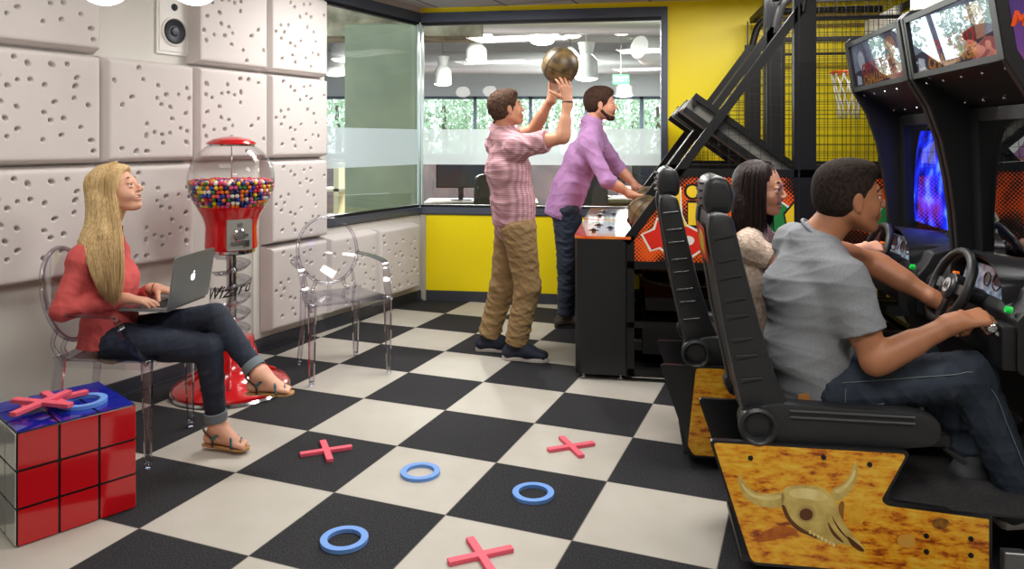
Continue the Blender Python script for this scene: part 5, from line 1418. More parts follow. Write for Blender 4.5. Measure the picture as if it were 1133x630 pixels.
def foot_prims(an, td, up, s=1.0, bare=True):
    an = Vector(an); td = nrm(td); up = Vector(up); up = (up - td * up.dot(td)).normalized(); sd = td.cross(up)
    heel = an - td * .035 * s - up * .055 * s; bal = an + td * .115 * s - up * .068 * s
    P_ = [cap(an, heel, .036 * s, .030 * s, .02), cap(an + td * .01, bal, .036 * s, .018 * s, .03, None, (sd, 1.35)), cap(heel, bal, .026 * s, .022 * s, .02, None, (sd, 1.3)), cap(bal - sd * .02, bal + sd * .02, .016 * s, .016 * s, .01)]
    for i in range(5):
        o = (-.032 + .0155 * i) ; L_ = (.028, .034, .038, .042, .05)[i]; r = (.008, .008, .0085, .009, .012)[i]
        for flip in (1,): P_.append(cap(bal + sd * o * flip * s, bal + (sd * o * flip * 1.05 + td * L_ - up * .008) * s, r * 1.1 * s, r * s, .004))
    return P_
def shirt(name, root, J, m, g=.014, w=1.0, frac=(.55, .55), sr=1.0, seed=1, amp=.007, tail=0, female=False, cuff=None, vox=.006, tailvec=None, freq=62):
    P_ = torso_prims(J, g, w, female)
    lat = (Vector(J['hipL']) - Vector(J['hipR'])).normalized(); pe, wa = Vector(J['pelvis']), Vector(J['waist'])
    dn = (pe - wa).normalized() if tailvec is None else nrm(tailvec)
    P_.append(cap(pe, pe + dn * tail, (.112) * w + g, (.116) * w + g, .04, None, (lat, 1.36)))
    P_.append(half(pe + dn * (tail - .0), dn, .003, 'sub'))
    for s, fr_ in (('R', frac[0]), ('L', frac[1])):
        sh, el, wr = [Vector(J[k + s]) for k in ('sh', 'el', 'wr')]
        if fr_ <= 1: P_.append(cap(sh, sh.lerp(el, fr_), (.062 * sr) * w + g * .4, (.060 * sr) * w + g * .4, .03, 'b'))
        else:
            P_.append(cap(sh, el, .060 * sr * w + g * .3, .048 * sr * w + g * .4, .03)); P_.append(cap(el, el.lerp(wr, fr_ - 1), .049 * sr * w + g * .4, .042 * sr * w + g * .3, .02, 'b'))
    P_ = [p for p in P_ if p['t'] != 'half'] + []
    # cut the hem only around the hips
    o = pe + dn * tail
    P_h = torso_prims(J, g, w, female)
    me = sdf_mesh(name, P_, vox, folds(amp, freq, (0, 0, 1), seed))
    mk(name, me, m, root, True)
    return P_
def trousers(name, root, J, m, g=.012, r=1.0, seed=2, amp=.006, frac=1.0, vox=.006, rr=(1, 1), kk=.04):
    lat = (Vector(J['hipL']) - Vector(J['hipR'])).normalized(); pe, wa = Vector(J['pelvis']), Vector(J['waist'])
    P_ = [cap(pe, pe.lerp(wa, .45), .104 * r + g, .098 * r + g, .04, 'b', (lat, 1.36))]
    for s in 'RL':
        hp, kn, an = [Vector(J[k + s]) for k in ('hip', 'kn', 'an')]
        P_ += [cap(hp, kn, .090 * r + g, .062 * r + g, kk), cap(kn, kn.lerp(an, frac), .062 * r + g, .048 * r * rr[0] + g * rr[1], kk * .75, 'b')]
    me = sdf_mesh(name, P_, vox, folds(amp, 55, (.2, 0, 1), seed)); return mk(name, me, m, root, True)
def short_hair(H, root, m, vol=1.0, seed=3, name='hair', vox=.0035, amp=.003):
    P_ = [H.E((-.020, 0, .040), (.101 * vol, .081 * vol, .092 * vol), .02), H.E((-.040, 0, -.005), (.072, .076, .066), .03), H.E((.035, 0, .088), (.055, .055, .034 * vol), .03),
          H.E((.098, 0, -.005), (.062, .12, .068), .012, 'sub'), H.E((.045, 0, -.085), (.075, .10, .075), .012, 'sub'), H.E((-.005, .088, -.010), (.022, .022, .034), .008, 'sub'), H.E((-.005, -.088, -.010), (.022, .022, .034), .008, 'sub'), H.E((-.05, 0, -.10), (.09, .09, .045), .012, 'sub')]
    me = sdf_mesh(name, P_, vox, folds(amp, 90, (1, 0, .6), seed, .8)); return mk(name, me, m, root, True)
def strand_hair(root, guides, m, n=260, r=.0032, seed=1, jit=.006, name='hair_strands'):
    """guides: list of paths with the same number of points; strands are blends of neighbouring guides"""
    rs = random.Random(seed); bm = BM(); G_ = [[Vector(p) for p in g] for g in guides]
    for i in range(n):
        u = rs.random() * (len(G_) - 1); k = min(int(u), len(G_) - 2); t_ = u - k
        j0 = Vector((rs.gauss(0, jit), rs.gauss(0, jit), rs.gauss(0, jit * .6)))
        pts = []
        L_ = len(G_[0]); ph = rs.uniform(0, 6)
        for q in range(L_):
            p = G_[k][q].lerp(G_[k+1][q], t_); f_ = q / (L_ - 1)
            pts.append(p + j0 * (.35 + f_ * 1.1) + Vector((math.sin(ph + q * 1.3), math.cos(ph + q), 0)) * jit * .4 * f_)
        pts[-1] = pts[-2].lerp(pts[-1], rs.uniform(.6, 1.05))
        sp_ = smooth_path(pts, 3); N_ = len(sp_)
        tube(bm, sp_, [r * (.55 + .6 * math.sin(PI * min(1, (x + 1) / N_ * 1.0)) ) * (1 if x < N_ - 2 else .4) for x in range(N_)], 5)
    return mk(name, bm, m, root, smooth=True, world=True)
def shoe(root, an, td, up, m, sm, s=1.0, name='shoe', laces=None):
    an = Vector(an); td = nrm(td); up = Vector(up); up = (up - td * up.dot(td)).normalized(); sd = td.cross(up)
    heel = an - td * .045 * s - up * .055 * s; toe = an + td * .165 * s - up * .065 * s; mid = an + td * .08 * s - up * .045 * s
    P_ = [cap(an + up * .01, heel, .043 * s, .040 * s, .02), cap(an, mid, .044 * s, .038 * s, .03, None, (sd, 1.1)), cap(mid, toe, .040 * s, .026 * s, .03, None, (sd, 1.45)), cap(heel, toe, .034 * s, .028 * s, .02, None, (sd, 1.35)),
          half(an - up * .085 * s, -up, .003, 'sub')]
    o = mk(name, sdf_mesh(name, P_, .0045), m, root, True)
    pts = []
    for x, w_ in ((-.082, .022), (-.072, .034), (-.03, .038), (.04, .040), (.11, .048), (.16, .044), (.19, .030), (.203, .0)): pts.append((x, w_))
    pts = pts + [(x, -w_) for x, w_ in pts[::-1][1:]]
    bm = BM(); prism(bm, [(x * s, y * s) for x, y in pts], lambda p, q: an + td * p[0] + sd * p[1] + up * q, -.098 * s, -.072 * s); bevel_all(bm, .004, 2, 50); mk('sole', bm, sm, o, True, smooth=40)
    if laces:
        bm = BM()
        for k in range(4):
            c = an + td * (.045 + k * .022) * s + up * (.012 - k * .011) * s; tube(bm, [c - sd * .022 * s, c + up * .008, c + sd * .022 * s], .0025, 5)
        c = an + td * .04 * s + up * .02 * s; tube(bm, smooth_path([c, c - sd * .03 + up * .02, c - sd * .035 - up * .005, c], 4), .002, 5); tube(bm, smooth_path([c, c + sd * .03 + up * .02, c + sd * .035 - up * .005, c], 4), .002, 5)
        mk('laces', bm, laces, o, True, smooth=True)
    return o
def body(root, J, H, m, hands, neckr=.056, feet=None, female=False, armr=1.0, legr=1.0, smile=False, vox=.0045, w=1.0):
    P_ = head_prims(H, female, smile)
    nb = Vector(J['neckb']); up_ = H(-.028, 0, -.045)
    P_ += [cap(nb - (nb - Vector(J['chest'])).normalized() * .02, up_, neckr * 1.08, neckr * .96, .025)]
    P_ += torso_prims(J, -.006, w, female)
    for s in 'RL':
        P_ += arm_prims(J['sh' + s], J['el' + s], J['wr' + s], armr)
        P_ += leg_prims(J['hip' + s], J['kn' + s], J['an' + s], legr)
    for h_ in hands: P_ += hand_prims(**h_)
    if feet:
        for f_ in feet: P_ += foot_prims(**f_)
    me = sdf_mesh('body', P_, vox); return mk('body', me, m, root, True)
def belt_ring(root, J, m, t_=.46, r=.112, name='belt'):
    lat = (Vector(J['hipL']) - Vector(J['hipR'])).normalized(); pe, wa = Vector(J['pelvis']), Vector(J['waist'])
    return None
def collar(root, J, m, H, r=.068, h_=.04, name='collar', op=.8):
    nb = Vector(J['neckb']); ax = (H(-.028, 0, -.045) - nb).normalized(); f = H.f - ax * H.f.dot(ax); f.normalize(); l = ax.cross(f)
    bm = BM(); pr_ = None
    for k in range(29):
        q = op / 2 + (2*PI - op) * k / 28; dr = f * math.cos(q) + l * math.sin(q)
        b0 = nb + dr * r * 1.02 - ax * .005; t0 = nb + dr * r * .95 + ax * h_; o0 = nb + dr * (r + .020) - ax * .012 - ax * .012 * (1 + math.cos(q)) * .8
        cur = [bm.verts.new(b0), bm.verts.new(t0), bm.verts.new(t0 + dr * .005), bm.verts.new(o0)]
        if pr_:
            for j in range(4): bm.faces.new([pr_[j], pr_[(j+1)%4], cur[(j+1)%4], cur[j]])
        pr_ = cur
    return mk(name, bm, m, root, True, smooth=50)

# ---- man in the grey T-shirt, driving
sk1 = mat('skin_tan', (172, 114, 80), .5, var=.12, vscale=12, sss=.15); hair1 = mat('hair_dark', (50, 38, 31), .85, c2=(24, 18, 15), vscale=1, stretch=(90, 160, 60), bump=.3, bscale=1.5, spec=.2); teeg = mat('tee_grey', (136, 138, 142), .9, c2=(122, 124, 128), vscale=220, bump=.12, bscale=320)
jean = mat('jeans_blue', (34, 42, 54), .85, c2=(48, 58, 72), vscale=7, bump=.25, bscale=220); lip = mat('lips', (176, 96, 84), .4)
t = thing('person', 'man in grey T-shirt and blue jeans driving in the nearer arcade seat', 'person', (1.1, 2.66, .0), 0)
J = dict(neckb=P(903, 262, 2.70), shR=P(935, 312, 2.50), shL=P(880, 270, 2.86), chest=P(893, 325, 2.67), waist=P(893, 385, 2.66), pelvis=P(918, 428, 2.66),
         elR=P(968, 400, 2.43), wrR=P(1060, 356, 2.40), elL=P(968, 292, 2.84), wrL=P(1040, 335, 2.68), hipR=P(918, 428, 2.57), hipL=P(926, 424, 2.77), knR=P(1072, 416, 2.50), anR=P(1128, 545, 2.50), knL=P(1012, 392, 2.80), anL=P(1078, 504, 2.61))
H = HeadF(P(940, 219, 2.66), (1, .0, .04), (.02, -.04, 1), 1.10)
hR = dict(w=J['wrR'], d=(.95, .0, .18), n=(-.12, .35, -.95), l=(.1, .95, .1), curl=1.05, thumb=1.0, spread=.04)
hL = dict(w=J['wrL'], d=(.75, -.30, -.45), n=(-.35, .1, -.9), l=(.1, -.9, .3), curl=.8, thumb=.6)
hL['n'] = (.2, .1, -1); hL['l'] = (-.2, -.95, -.1)
body(t, J, H, sk1, [hR, hL], .062, vox=.004, armr=1.08)
P_ = torso_prims(J, .016, 1.08)
for s_ in 'RL':
    sh, el = Vector(J['sh' + s_]), Vector(J['el' + s_]); P_.append(cap(sh, sh.lerp(el, .66 if s_ == 'R' else .42), .074, .074, .04, 'b'))
P_.append(cap(P(893, 400, 2.66), P(900, 425, 2.66), .125, .132, .04, None, ((Vector(J['hipL']) - Vector(J['hipR'])).normalized(), 1.3)))
mk('t_shirt', sdf_mesh('tee', P_, .0055, folds(.008, 26, (.5, .2, 1), 5, .55)), teeg, t, True)
nb = Vector(J['neckb']); ax_ = (H(-.028, 0, -.045) - nb).normalized(); a1 = ax_.orthogonal().normalized(); a2 = ax_.cross(a1)
bm = BM(); tube(bm, [nb + ax_ * .012 + (a1 * math.cos(q) + a2 * math.sin(q)) * .072 for q in np.linspace(0, 2*PI, 30, endpoint=False)], .007, 8, closed=True); mk('neckband', bm, teeg, t, True, smooth=True)
trousers('jeans', t, J, jean, .014, 1.0, 7, .007, 1.0)
stitch = mat('stitching', (120, 128, 130), .7)
hp, kn, an = [Vector(J[k]) for k in ('hipR', 'knR', 'anR')]
up_t = Vector((0, 0, 1)); o1 = Vector((0, -1, .45)).normalized()
bm = BM(); tube(bm, smooth_path([hp.lerp(kn, q) + o1 * (.104 - .028 * q + .003) for q in (.0, .2, .4, .6, .8, .95)] + [kn.lerp(an, q) + Vector((.25, -1, .1)).normalized() * (.078 - .014 * q + .003) for q in (.12, .35, .6, .85)], 5), .0013, 5); mk('side_seam', bm, stitch, t, True, smooth=True)
bm = BM(); tube(bm, smooth_path([hp.lerp(kn, q) + Vector((0, -1, w_)).normalized() * (.104 - .028 * q + .004) for q, w_ in ((.02, .25), (.02, -.25), (.10, -.45), (.30, -.38))], 5), .0014, 5); mk('pocket_seam', bm, stitch, t, True, smooth=True)
short_hair(H, t, hair1, .97, 3, amp=.0010)
face_parts(H, t, hair1, ('iris_brown', (50, 30, 20)), lip)
shg = mat('shoe_grey', (70, 72, 76), .7); solw = mat('sole_white', (206, 206, 200), .6)
shoe(t, J['anL'], (.96, -.1, .18), (-.18, 0, 1), shg, solw, 1.05); shoe(t, J['anR'], (.96, 0, .1), (-.1, 0, 1), shg, solw, 1.05)
bm = BM(); prism(bm, rounded([(0, 0), (.05, .012), (.048, .036), (-.004, .026)], .006), lambda p, q: P(884, 446, 2.505) + Vector((p[0], q, p[1])), 0, .004); mk('leather_patch', bm, mat('leather_tan', (168, 112, 60), .5), t, True)

# ---- woman with dark hair in the farther seat
sk2 = mat('skin_light', (214, 156, 126), .5, var=.08, vscale=12, sss=.15); hair2 = mat('hair_brown', (44, 29, 25), .5, c2=(24, 15, 14), vscale=1, stretch=(150, 150, 8), bump=.4, bscale=1.3, spec=.3); lace = mat('lace_cream', (216, 196, 176), .85, c2=(176, 150, 132), vscale=55, bump=.5, bscale=180)
t = thing('person', 'smiling woman with long dark hair and cream lace top in the farther arcade seat', 'person', (1.18, 3.48, 0), 0)
J = dict(neckb=P(836, 252, 3.50), shR=P(827, 272, 3.35), shL=P(846, 268, 3.66), chest=P(832, 308, 3.5), waist=P(832, 350, 3.5), pelvis=P(842, 388, 3.5),
         elR=P(880, 300, 3.28), wrR=P(955, 276, 3.32), elL=P(905, 305, 3.66), wrL=P(950, 285, 3.56), hipR=P(842, 388, 3.42), hipL=P(846, 388, 3.58), knR=P(945, 372, 3.38), anR=P(975, 455, 3.36), knL=P(945, 372, 3.62), anL=P(975, 452, 3.60))
H = HeadF(P(842, 209, 3.46), (.84, -.54, -.05), (0, 0, 1), 1.03)
body(t, J, H, sk2, [dict(w=J['wrR'], d=(.9, .1, .12), n=(.2, .5, -.8), l=(0, .8, .5), curl=.8, s=.9), dict(w=J['wrL'], d=(.9, -.1, .1), n=(.2, -.3, -.8), l=(0, -.8, .5), curl=.8, s=.9)], .046, female=True, armr=.82, legr=.95, smile=True, vox=.0045)
P_ = torso_prims(J, .010, 1.0, True)
for s_ in 'RL':
    sh, el = Vector(J['sh' + s_]), Vector(J['el' + s_]); P_.append(cap(sh, sh.lerp(el, .5), .054, .056, .03, 'b'))
mk('lace_top', sdf_mesh('top', P_, .006, folds(.005, 60, (0, 0, 1), 9)), lace, t, True)
trousers('trousers', t, J, mat('trouser_dark', (34, 34, 42), .8), .008, .95, 4, .004)
face_parts(H, t, hair2, ('iris_brown', (50, 30, 20)), mat('lips_rose', (192, 104, 98), .35), smile=True, thin=True)
for s_ in 'RL': shoe(t, J['an' + s_], (1, 0, 0), (0, 0, 1), mat('flat_black', (30, 28, 30), .5), mat('flat_sole', (40, 38, 38), .6), .88)
P_ = [H.E((-.026, 0, .038), (.100, .082, .092), .02), H.E((-.060, 0, -.045), (.062, .082, .10), .05), H.E((-.045, -.045, -.10), (.055, .045, .095), .04), H.E((-.055, .045, -.10), (.055, .045, .095), .04),
      H.E((.104, -.002, .002), (.080, .064, .070), .012, 'sub'), H.E((.100, -.006, -.05), (.078, .062, .08), .012, 'sub'), H.E((.060, 0, -.10), (.055, .052, .06), .012, 'sub')]
mk('hair', sdf_mesh('hair', P_, .005, folds(.003, 160, (1, .3, 0), 8, .3)), hair2, t, True)
gs = []
for k in range(9):
    v = -1.0 + 2.0 * k / 8; a = v * 2.2
    c_, s_ = math.cos(PI + a), math.sin(PI + a); fr_ = max(0, abs(v) - .6) * 1.2
    gs.append([H(.030 - .04 * (1 - abs(v)), .012 * v, .124), H(-.012 + .078 * c_, .080 * s_, .092), H(-.018 + .096 * c_, .092 * s_, .03), H(-.022 + .090 * c_ + .015 * fr_, .090 * s_, -.05), H(-.025 + .086 * c_ + .03 * fr_, .086 * s_, -.12), H(-.022 + .080 * c_ + .05 * fr_, .080 * s_, -.20)])
strand_hair(t, gs, hair2, 900, .0022, 2, .004)

# ---- blonde woman on the clear chair
sk3 = mat('skin_fair', (222, 166, 138), .5, var=.08, vscale=12, sss=.15); hair3 = mat('hair_blonde', (228, 198, 146), .5, c2=(184, 148, 98), vscale=1, stretch=(160, 160, 7), bump=.4, bscale=1.3, spec=.35); coral = mat('shirt_coral', (214, 92, 88), .85, c2=(196, 78, 76), vscale=10, bump=.1, bscale=260)
jean3 = mat('jeans_dark', (22, 27, 42), .8, c2=(34, 42, 60), vscale=8, bump=.2, bscale=240); cuffm = mat('denim_cuff', (112, 122, 128), .85, bump=.2, bscale=240)
t = thing('person', 'laughing blonde woman in coral shirt and dark jeans sitting with a laptop', 'person', (-1.85, 3.5, 0), 0)
J = dict(neckb=P(117, 259, 3.50), shR=P(92, 288, 3.34), shL=P(127, 281, 3.66), chest=P(118, 312, 3.5), waist=P(122, 348, 3.5), pelvis=P(126, 378, 3.5),
         elR=P(70, 343, 3.27), wrR=Vector((-1.735, 3.385, .712)), elL=P(128, 345, 3.80), wrL=Vector((-1.70, 3.60, .715)), hipR=P(130, 378, 3.42), hipL=P(132, 374, 3.58),
         knR=P(231, 386, 3.42), anR=P(240, 472, 3.46), knL=P(238, 351, 3.50), anL=P(287, 414, 3.42))
H = HeadF(P(129, 211, 3.5), (.94, .06, .31), (-.3, 0, 1), 1.02)
hr_ = dict(w=J['wrR'], d=(.96, .12, -.14), n=(-.1, 0, -1), l=(0, 1, 0), curl=.28, s=.92, spread=.14, thumb=.2); hl_ = dict(w=J['wrL'], d=(.96, -.10, -.14), n=(-.1, 0, -1), l=(0, -1, 0), curl=.28, s=.92, spread=.14, thumb=.2)
fR = dict(an=J['anR'], td=(.97, -.22, -.02), up=(0, 0, 1), s=.92); fL = dict(an=J['anL'], td=(.95, -.20, .05), up=(0, 0, 1), s=.92)
body(t, J, H, sk3, [hr_, hl_], .044, [fR, fL], True, .78, .76, True, .0045)
P_ = torso_prims(J, .012, 1.0, True)
fwd_ = Vector((1, 0, .12)); 
for s_ in (-1, 1): P_.append(ell(Vector(J['chest']) + Vector((.048, .066 * s_, .01)), [.036, .052, .052], .05))
for s_ in 'RL':
    sh, el, wr = [Vector(J[k + s_]) for k in ('sh', 'el', 'wr')]
    P_ += [cap(sh, el, .056, .050, .03), cap(el, el.lerp(wr, .80), .050, .037, .02, 'b')]
P_ += [cap(P(120, 368, 3.5), P(112, 388, 3.48), .112, .100, .04, None, (Vector((0, 1, 0)), 1.35))]
P_.append(half((0, 0, .484), (0, 0, -1)))
mk('shirt', sdf_mesh('shirt', P_, .0055, folds(.006, 38, (.2, .2, 1), 12, .6)), coral, t, True)
collar(t, J, coral, H, .062, .046, op=1.1)
for s_ in 'RL':
    el, wr = Vector(J['el' + s_]), Vector(J['wr' + s_]); bm = BM(); tube(bm, [el.lerp(wr, .72), el.lerp(wr, .80), el.lerp(wr, .89)], [.041, .0405, .039], 18); mk('rolled_cuff', bm, coral, t, True, smooth=40)
trousers('jeans', t, J, jean3, .008, .9, 21, .004, .86, rr=(.9, .7), kk=.010)
for s_ in 'RL':
    kn, an = Vector(J['kn' + s_]), Vector(J['an' + s_]); bm = BM(); tube(bm, [kn.lerp(an, .80), kn.lerp(an, .81), kn.lerp(an, .915), kn.lerp(an, .92)], [.046, .051, .050, .045], 22, cap=False); mk('turned_up_cuff', bm, cuffm, t, True, smooth=40)
face_parts(H, t, mat('brow_light', (150, 112, 72), .6), ('iris_blue', (44, 52, 62)), mat('lips_rose', (192, 104, 98), .35), smile=True, thin=True)
bead = mat('sandal_bead', (70, 124, 132), .4, c2=(30, 34, 40), vscale=110); lea = mat('sandal_leather', (60, 38, 28), .5); cork = mat('sandal_sole', (176, 132, 78), .7)
for nm, f_ in (('R', fR), ('L', fL)):
    an = Vector(f_['an']); td = nrm(f_['td']); up = Vector(f_['up']); up = (up - td * up.dot(td)).normalized(); sd = td.cross(up); s = f_['s']
    pts = [(-.072, .02), (-.055, .032), (.0, .030), (.06, .034), (.12, .044), (.165, .036), (.182, .0)]; pts = pts + [(x, -w_) for x, w_ in pts[::-1][1:]]
    bm = BM(); prism(bm, [(x * s, y * s) for x, y in pts], lambda p, q: an + td * p[0] + sd * p[1] + up * q, -.098 * s, -.088 * s); bevel_all(bm, .002, 1, 50); so = mk('sandal_sole', bm, cork, t, True)
    q = lambda x, y, z: an + (td * x + sd * y + up * z) * s
    bm = BM(); tube(bm, smooth_path([q(.0, -.040, -.05), q(-.045, -.036, -.018), q(-.072, 0, -.010), q(-.045, .036, -.018), q(.0, .040, -.05), q(.0, .036, -.09)], 5), .0045, 6); mk('heel_strap', bm, lea, so, True, smooth=True)
    bm = BM(); tube(bm, smooth_path([q(.0, -.041, -.055), q(.035, -.036, -.022), q(.065, -.006, -.022), q(.10, .030, -.05), q(.11, .044, -.085)], 5), .0068, 6); tube(bm, smooth_path([q(.0, .041, -.055), q(.035, .036, -.022), q(.065, .006, -.022), q(.10, -.030, -.05), q(.11, -.044, -.085)], 5), .0068, 6)
    tube(bm, smooth_path([q(.118, -.046, -.085), q(.125, -.02, -.052), q(.135, .01, -.060), q(.15, .018, -.088)], 5), .005, 6); mk('beaded_straps', bm, bead, so, True, smooth=True)
bm = BM(); w0 = Vector(J['wrL']); tube(bm, [w0 + Vector((-.005, math.cos(q_) * .028, math.sin(q_) * .024)) for q_ in np.linspace(0, 2*PI, 20, endpoint=False)], .004, 6, closed=True); mk('bracelet', bm, mat('bracelet_dark', (50, 40, 38), .4), t, True, smooth=True)
P_ = [H.E((-.024, 0, .038), (.104, .086, .096), .02), H.E((-.060, -.01, -.045), (.060, .080, .10), .05), H.E((.035, .0, .082), (.05, .05, .03), .02), H.E((.104, .0, -.012), (.070, .075, .092), .015, 'sub'), H.E((.060, 0, -.11), (.055, .06, .06), .012, 'sub')]
P_ += [cap(H(-.060, -.02, -.06), P(104, 268, 3.40), .070, .056, .05, None, (Vector((0, 1, 0)), 1.25)), cap(P(104, 268, 3.40), P(118, 305, 3.34), .052, .036, .04), cap(P(118, 305, 3.34), P(124, 328, 3.33), .034, .014, .04), cap(H(-.02, -.07, -.05), P(119, 262, 3.36), .026, .034, .04), cap(P(119, 262, 3.36), P(123, 310, 3.33), .034, .020, .04)]
mk('hair', sdf_mesh('hair', P_, .005, folds(.003, 170, (1, .3, .1), 8, .25)), hair3, t, True)
gs = []
for k in range(8):
    v = k / 7      # 0: along the face, 1: down the back
    gs.append([H(.045 - .03 * v, -.015, .124), H(.045 - .085 * v, -.084 + .01 * v, .07), H(.020 - .115 * v, -.094 + .02 * v, -.02), P(130 - 32 * v, 248 - 2 * v, 3.36 + .04 * v), P(132 - 38 * v, 272, 3.31 + .02 * v), P(132 - 28 * v, 300, 3.29), P(128 - 12 * v, 338 - 12 * v, 3.30)])
strand_hair(t, gs, hair3, 1100, .0021, 5, .0065)
gs = []
for k in range(6):
    v = k / 5; a = PI * .55 + v * PI * .75
    gs.append([H(-.0, .0, .126), H(-.02 + .075 * math.cos(a), .075 * math.sin(a), .095), H(-.02 + .098 * math.cos(a), .094 * math.sin(a), .02), H(-.03 + .098 * math.cos(a), .090 * math.sin(a), -.07), P(96, 262, 3.45 + .10 * (1 - v)), P(98, 282, 3.42 + .08 * (1 - v))])
strand_hair(t, gs, hair3, 900, .0021, 6, .0065, 'back_strands')

# ---- man throwing the ball
sk4 = mat('skin_a', (206, 148, 116), .5, var=.08, vscale=12, sss=.15); hair4 = mat('hair_chestnut', (92, 68, 52), .8, c2=(50, 35, 28), vscale=1, stretch=(70, 120, 50), bump=.4, bscale=1.5, spec=.2)
def plaid():
    m, nt, b = new_mat('shirt_pink_check'); N = nt.nodes; L = nt.links
    tc = N.new('ShaderNodeTexCoord'); w1_ = N.new('ShaderNodeTexWave'); w1_.bands_direction = 'Z'; w1_.inputs['Scale'].default_value = 24; L.new(tc.outputs['Object'], w1_.inputs[0])
    w2_ = N.new('ShaderNodeTexWave'); w2_.bands_direction = 'DIAGONAL'; w2_.inputs['Scale'].default_value = 14; mp = N.new('ShaderNodeMapping'); mp.inputs['Scale'].default_value = (1, 1, 0); L.new(tc.outputs['Object'], mp.inputs[0]); L.new(mp.outputs[0], w2_.inputs[0])
    ad = N.new('ShaderNodeMath'); ad.operation = 'ADD'; L.new(w1_.outputs['Fac'], ad.inputs[0]); L.new(w2_.outputs['Fac'], ad.inputs[1])
    r = N.new('ShaderNodeMapRange'); r.inputs[1].default_value = .3; r.inputs[2].default_value = 1.7; L.new(ad.outputs[0], r.inputs[0])
    mx = N.new('ShaderNodeMix'); mx.data_type = 'RGBA'; L.new(r.outputs[0], mx.inputs[0]); mx.inputs[6].default_value = rgb((158, 112, 122)); mx.inputs[7].default_value = rgb((208, 166, 172)); L.new(mx.outputs[2], b.inputs['Base Color']); b.inputs['Roughness'].default_value = .85
    return m
khaki = mat('khaki', (154, 126, 86), .85, c2=(136, 108, 70), vscale=5, bump=.15, bscale=260)
t = thing('person', 'man in pink checked short sleeve shirt and khaki trousers throwing a basketball', 'person', (-.02, 4.95, 0), 0)
J = dict(neckb=P(556, 143, 4.95), shR=P(573, 163, 4.78), shL=P(550, 160, 5.12), chest=P(562, 188, 4.95), waist=P(567, 222, 4.95), pelvis=P(570, 250, 4.95),
         elR=P(623, 152, 4.66), wrR=P(628, 112, 4.68), elL=P(592, 142, 5.08), wrL=P(611, 107, 4.93), hipR=P(574, 254, 4.86), hipL=P(566, 254, 5.03), knR=P(584, 318, 4.85), anR=P(571, 380, 4.89), knL=P(556, 318, 5.06), anL=P(541, 371, 5.10))
H = HeadF(P(561, 121, 4.92), (.90, .30, .22), (-.15, 0, 1), 1.02)
bc = P(620, 73, 4.80)
hR4 = dict(w=J['wrR'], d=(-.15, .0, 1), n=Vector(bc) - Vector(J['wrR']), l=(-.2, .9, 0), curl=.35, spread=.25, thumb=.2); hR4['n'] = (-.3, .9, .1); hR4['l'] = (-1, -.3, 0)
hL4 = dict(w=J['wrL'], d=(.12, .1, 1), n=(.5, -.85, .1), l=(.9, .5, 0), curl=.35, spread=.25, thumb=.2)
body(t, J, H, sk4, [hR4, hL4], .056, vox=.0048, armr=.98)
P_ = torso_prims(J, .022, 1.04)
for s_ in 'RL':
    sh, el = Vector(J['sh' + s_]), Vector(J['el' + s_]); P_.append(cap(sh, sh.lerp(el, .66), .076, .072, .04, 'b'))
hl2 = (Vector(J['hipL']) - Vector(J['hipR'])).normalized()
P_.append(cap(P(568, 225, 4.95), P(568, 247, 4.95), .128, .130, .04, 'b', (hl2, 1.32)))
mk('checked_shirt', sdf_mesh('shirt', P_, .006, folds(.009, 36, (.5, .0, 1), 15, .5)), plaid(), t, True)
collar(t, J, MATS['shirt_pink_check'], H, .072, .040, op=.9)
trousers('khaki_trousers', t, J, khaki, .022, 1.0, 31, .010, 1.0, rr=(1.12, 1))
short_hair(H, t, hair4, 1.04, 6, amp=.004); face_parts(H, t, hair4, ('iris_brown', (50, 30, 20)), lip)
navy = mat('shoe_navy', (24, 30, 48), .75); solp = mat('sole_pale', (190, 182, 176), .6); lcw = mat('lace_white', (220, 216, 206), .7)
shoe(t, J['anR'] + Vector((0, 0, -.0)), (.97, -.24, 0), (0, 0, 1), navy, solp, 1.08, laces=lcw); shoe(t, J['anL'], (.98, -.15, 0), (0, 0, 1), navy, solp, 1.08, laces=lcw)
bm = BM(); w0 = Vector(J['wrR']); tube(bm, [w0 + Vector((math.cos(q_) * .031, math.sin(q_) * .028, -.005)) for q_ in np.linspace(0, 2*PI, 20, endpoint=False)], .006, 6, closed=True); mk('wristband', bm, mat('bracelet_dark', (50, 40, 38), .4), t, True, smooth=True)

# ---- bearded man leaning on the farther machine
sk5 = mat('skin_b', (214, 152, 122), .5, var=.08, vscale=12, sss=.15); lilac = mat('shirt_lilac', (176, 132, 178), .8, c2=(160, 114, 162), vscale=12, bump=.1, bscale=260); hair5 = mat('hair_dark_brown', (72, 48, 36), .8, c2=(40, 27, 22), vscale=1, stretch=(70, 120, 50), bump=.4, bscale=1.5, spec=.2)
t = thing('person', 'bearded man in lilac shirt and dark jeans leaning on the farther basketball machine', 'person', (.42, 5.72, 0), 0)
J = dict(neckb=P(655, 137, 5.72), shR=P(650, 160, 5.55), shL=P(660, 152, 5.88), chest=P(645, 175, 5.72), waist=P(632, 204, 5.74), pelvis=P(624, 228, 5.75),
         elR=P(672, 200, 5.44), wrR=P(700, 216, 5.46), elL=P(684, 186, 5.95), wrL=P(706, 208, 5.85), hipR=P(626, 232, 5.67), hipL=P(627, 230, 5.84), knR=P(628, 292, 5.70), anR=P(626, 348, 5.74), knL=P(640, 290, 5.90), anL=P(640, 345, 5.92))
H = HeadF(P(665, 116, 5.72), (.97, -.10, .02), (.05, 0, 1), 1.08)
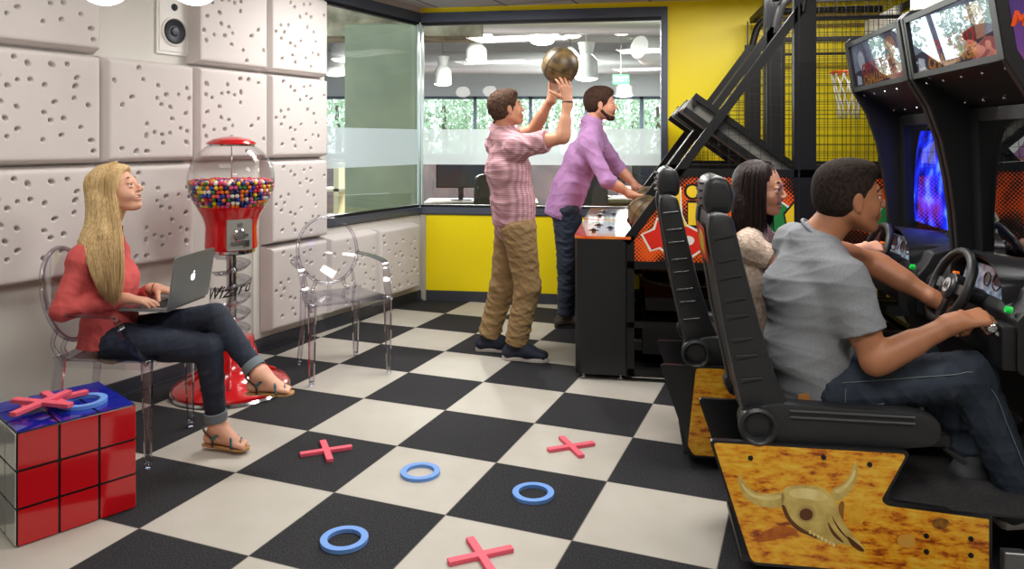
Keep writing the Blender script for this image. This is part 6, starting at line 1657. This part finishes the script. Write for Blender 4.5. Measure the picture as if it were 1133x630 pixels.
body(t, J, H, sk5, [dict(w=J['wrR'], d=(.95, .15, -.12), n=(0, 0, -1), l=(0, 1, 0), curl=.4), dict(w=J['wrL'], d=(.95, -.15, -.2), n=(0, 0, -1), l=(0, -1, 0), curl=.4)], .057, vox=.005)
P_ = torso_prims(J, .020, 1.03)
for s_ in 'RL':
    sh, el, wr = [Vector(J[k + s_]) for k in ('sh', 'el', 'wr')]; P_ += [cap(sh, el, .068, .056, .04), cap(el, el.lerp(wr, .25), .056, .050, .02, 'b')]
P_.append(cap(P(628, 212, 5.74), P(620, 240, 5.75), .122, .130, .04, 'b', (Vector((0, 1, 0)), 1.3)))
mk('lilac_shirt', sdf_mesh('shirt', P_, .006, folds(.008, 36, (.6, 0, 1), 25, .5)), lilac, t, True)
collar(t, J, lilac, H, .074, .048, op=.9)
trousers('jeans', t, J, mat('jeans_navy', (28, 36, 52), .8, c2=(44, 54, 72), vscale=6), .016, 1.0, 41, .007)
short_hair(H, t, hair5, 1.05, 9, amp=.003); face_parts(H, t, hair5, ('iris_brown', (50, 30, 20)), lip)
P_ = [H.C((.0, .055, -.045), (.056, .026, -.094), .018, .020, .02), H.C((.0, -.055, -.045), (.056, -.026, -.094), .018, .020, .02), H.E((.074, 0, -.094), (.020, .024, .022), .015), H.C((.094, .016, -.044), (.082, .028, -.065), .0045, .005, .008), H.C((.094, -.016, -.044), (.082, -.028, -.065), .0045, .005, .008), H.C((.094, .016, -.044), (.094, -.016, -.044), .0045, .0045, .006)]
mk('beard', sdf_mesh('beard', P_, .003, folds(.0015, 300, (1, 0, 1), 3, .8)), hair5, t, True)
for s_ in 'RL': shoe(t, J['an' + s_], (1, 0, 0), (0, 0, 1), mat('shoe_brown', (52, 40, 36), .6), mat('flat_sole', (40, 38, 38), .6), 1.05)
bm = BM(); w0 = Vector(J['wrL']); tube(bm, [w0 + Vector((-.01, math.cos(q_) * .031, math.sin(q_) * .028)) for q_ in np.linspace(0, 2*PI, 20, endpoint=False)], .005, 6, closed=True); mk('wristwatch', bm, mat('watch_steel', (180, 180, 184), .3, metal=.8), t, True, smooth=True)
# ------------------------------------------------------------------ camera and view
cd = bpy.data.cameras.new('camera'); co = bpy.data.objects.new('camera', cd); COL.objects.link(co)
co.location = (0, 0, CH); co.rotation_euler = (PI/2, 0, 0)
cd.sensor_width = 36; cd.sensor_fit = 'HORIZONTAL'; cd.lens = 36 * FPX / 1133; cd.shift_y = -(315 - HY) / 1133; cd.clip_end = 200; cd.clip_start = .05
SC.camera = co
SC.view_settings.view_transform = 'Standard'; SC.view_settings.look = 'None'; SC.view_settings.gamma = 1; SC.view_settings.exposure = -0.06
try: SC.view_settings.use_curve_mapping = False
except Exception: pass
cy = SC.cycles
cy.use_denoising = True; cy.max_bounces = 10; cy.transparent_max_bounces = 24; cy.diffuse_bounces = 4; cy.glossy_bounces = 4; cy.transmission_bounces = 6; cy.sample_clamp_indirect = 6; cy.caustics_reflective = False; cy.caustics_refractive = False
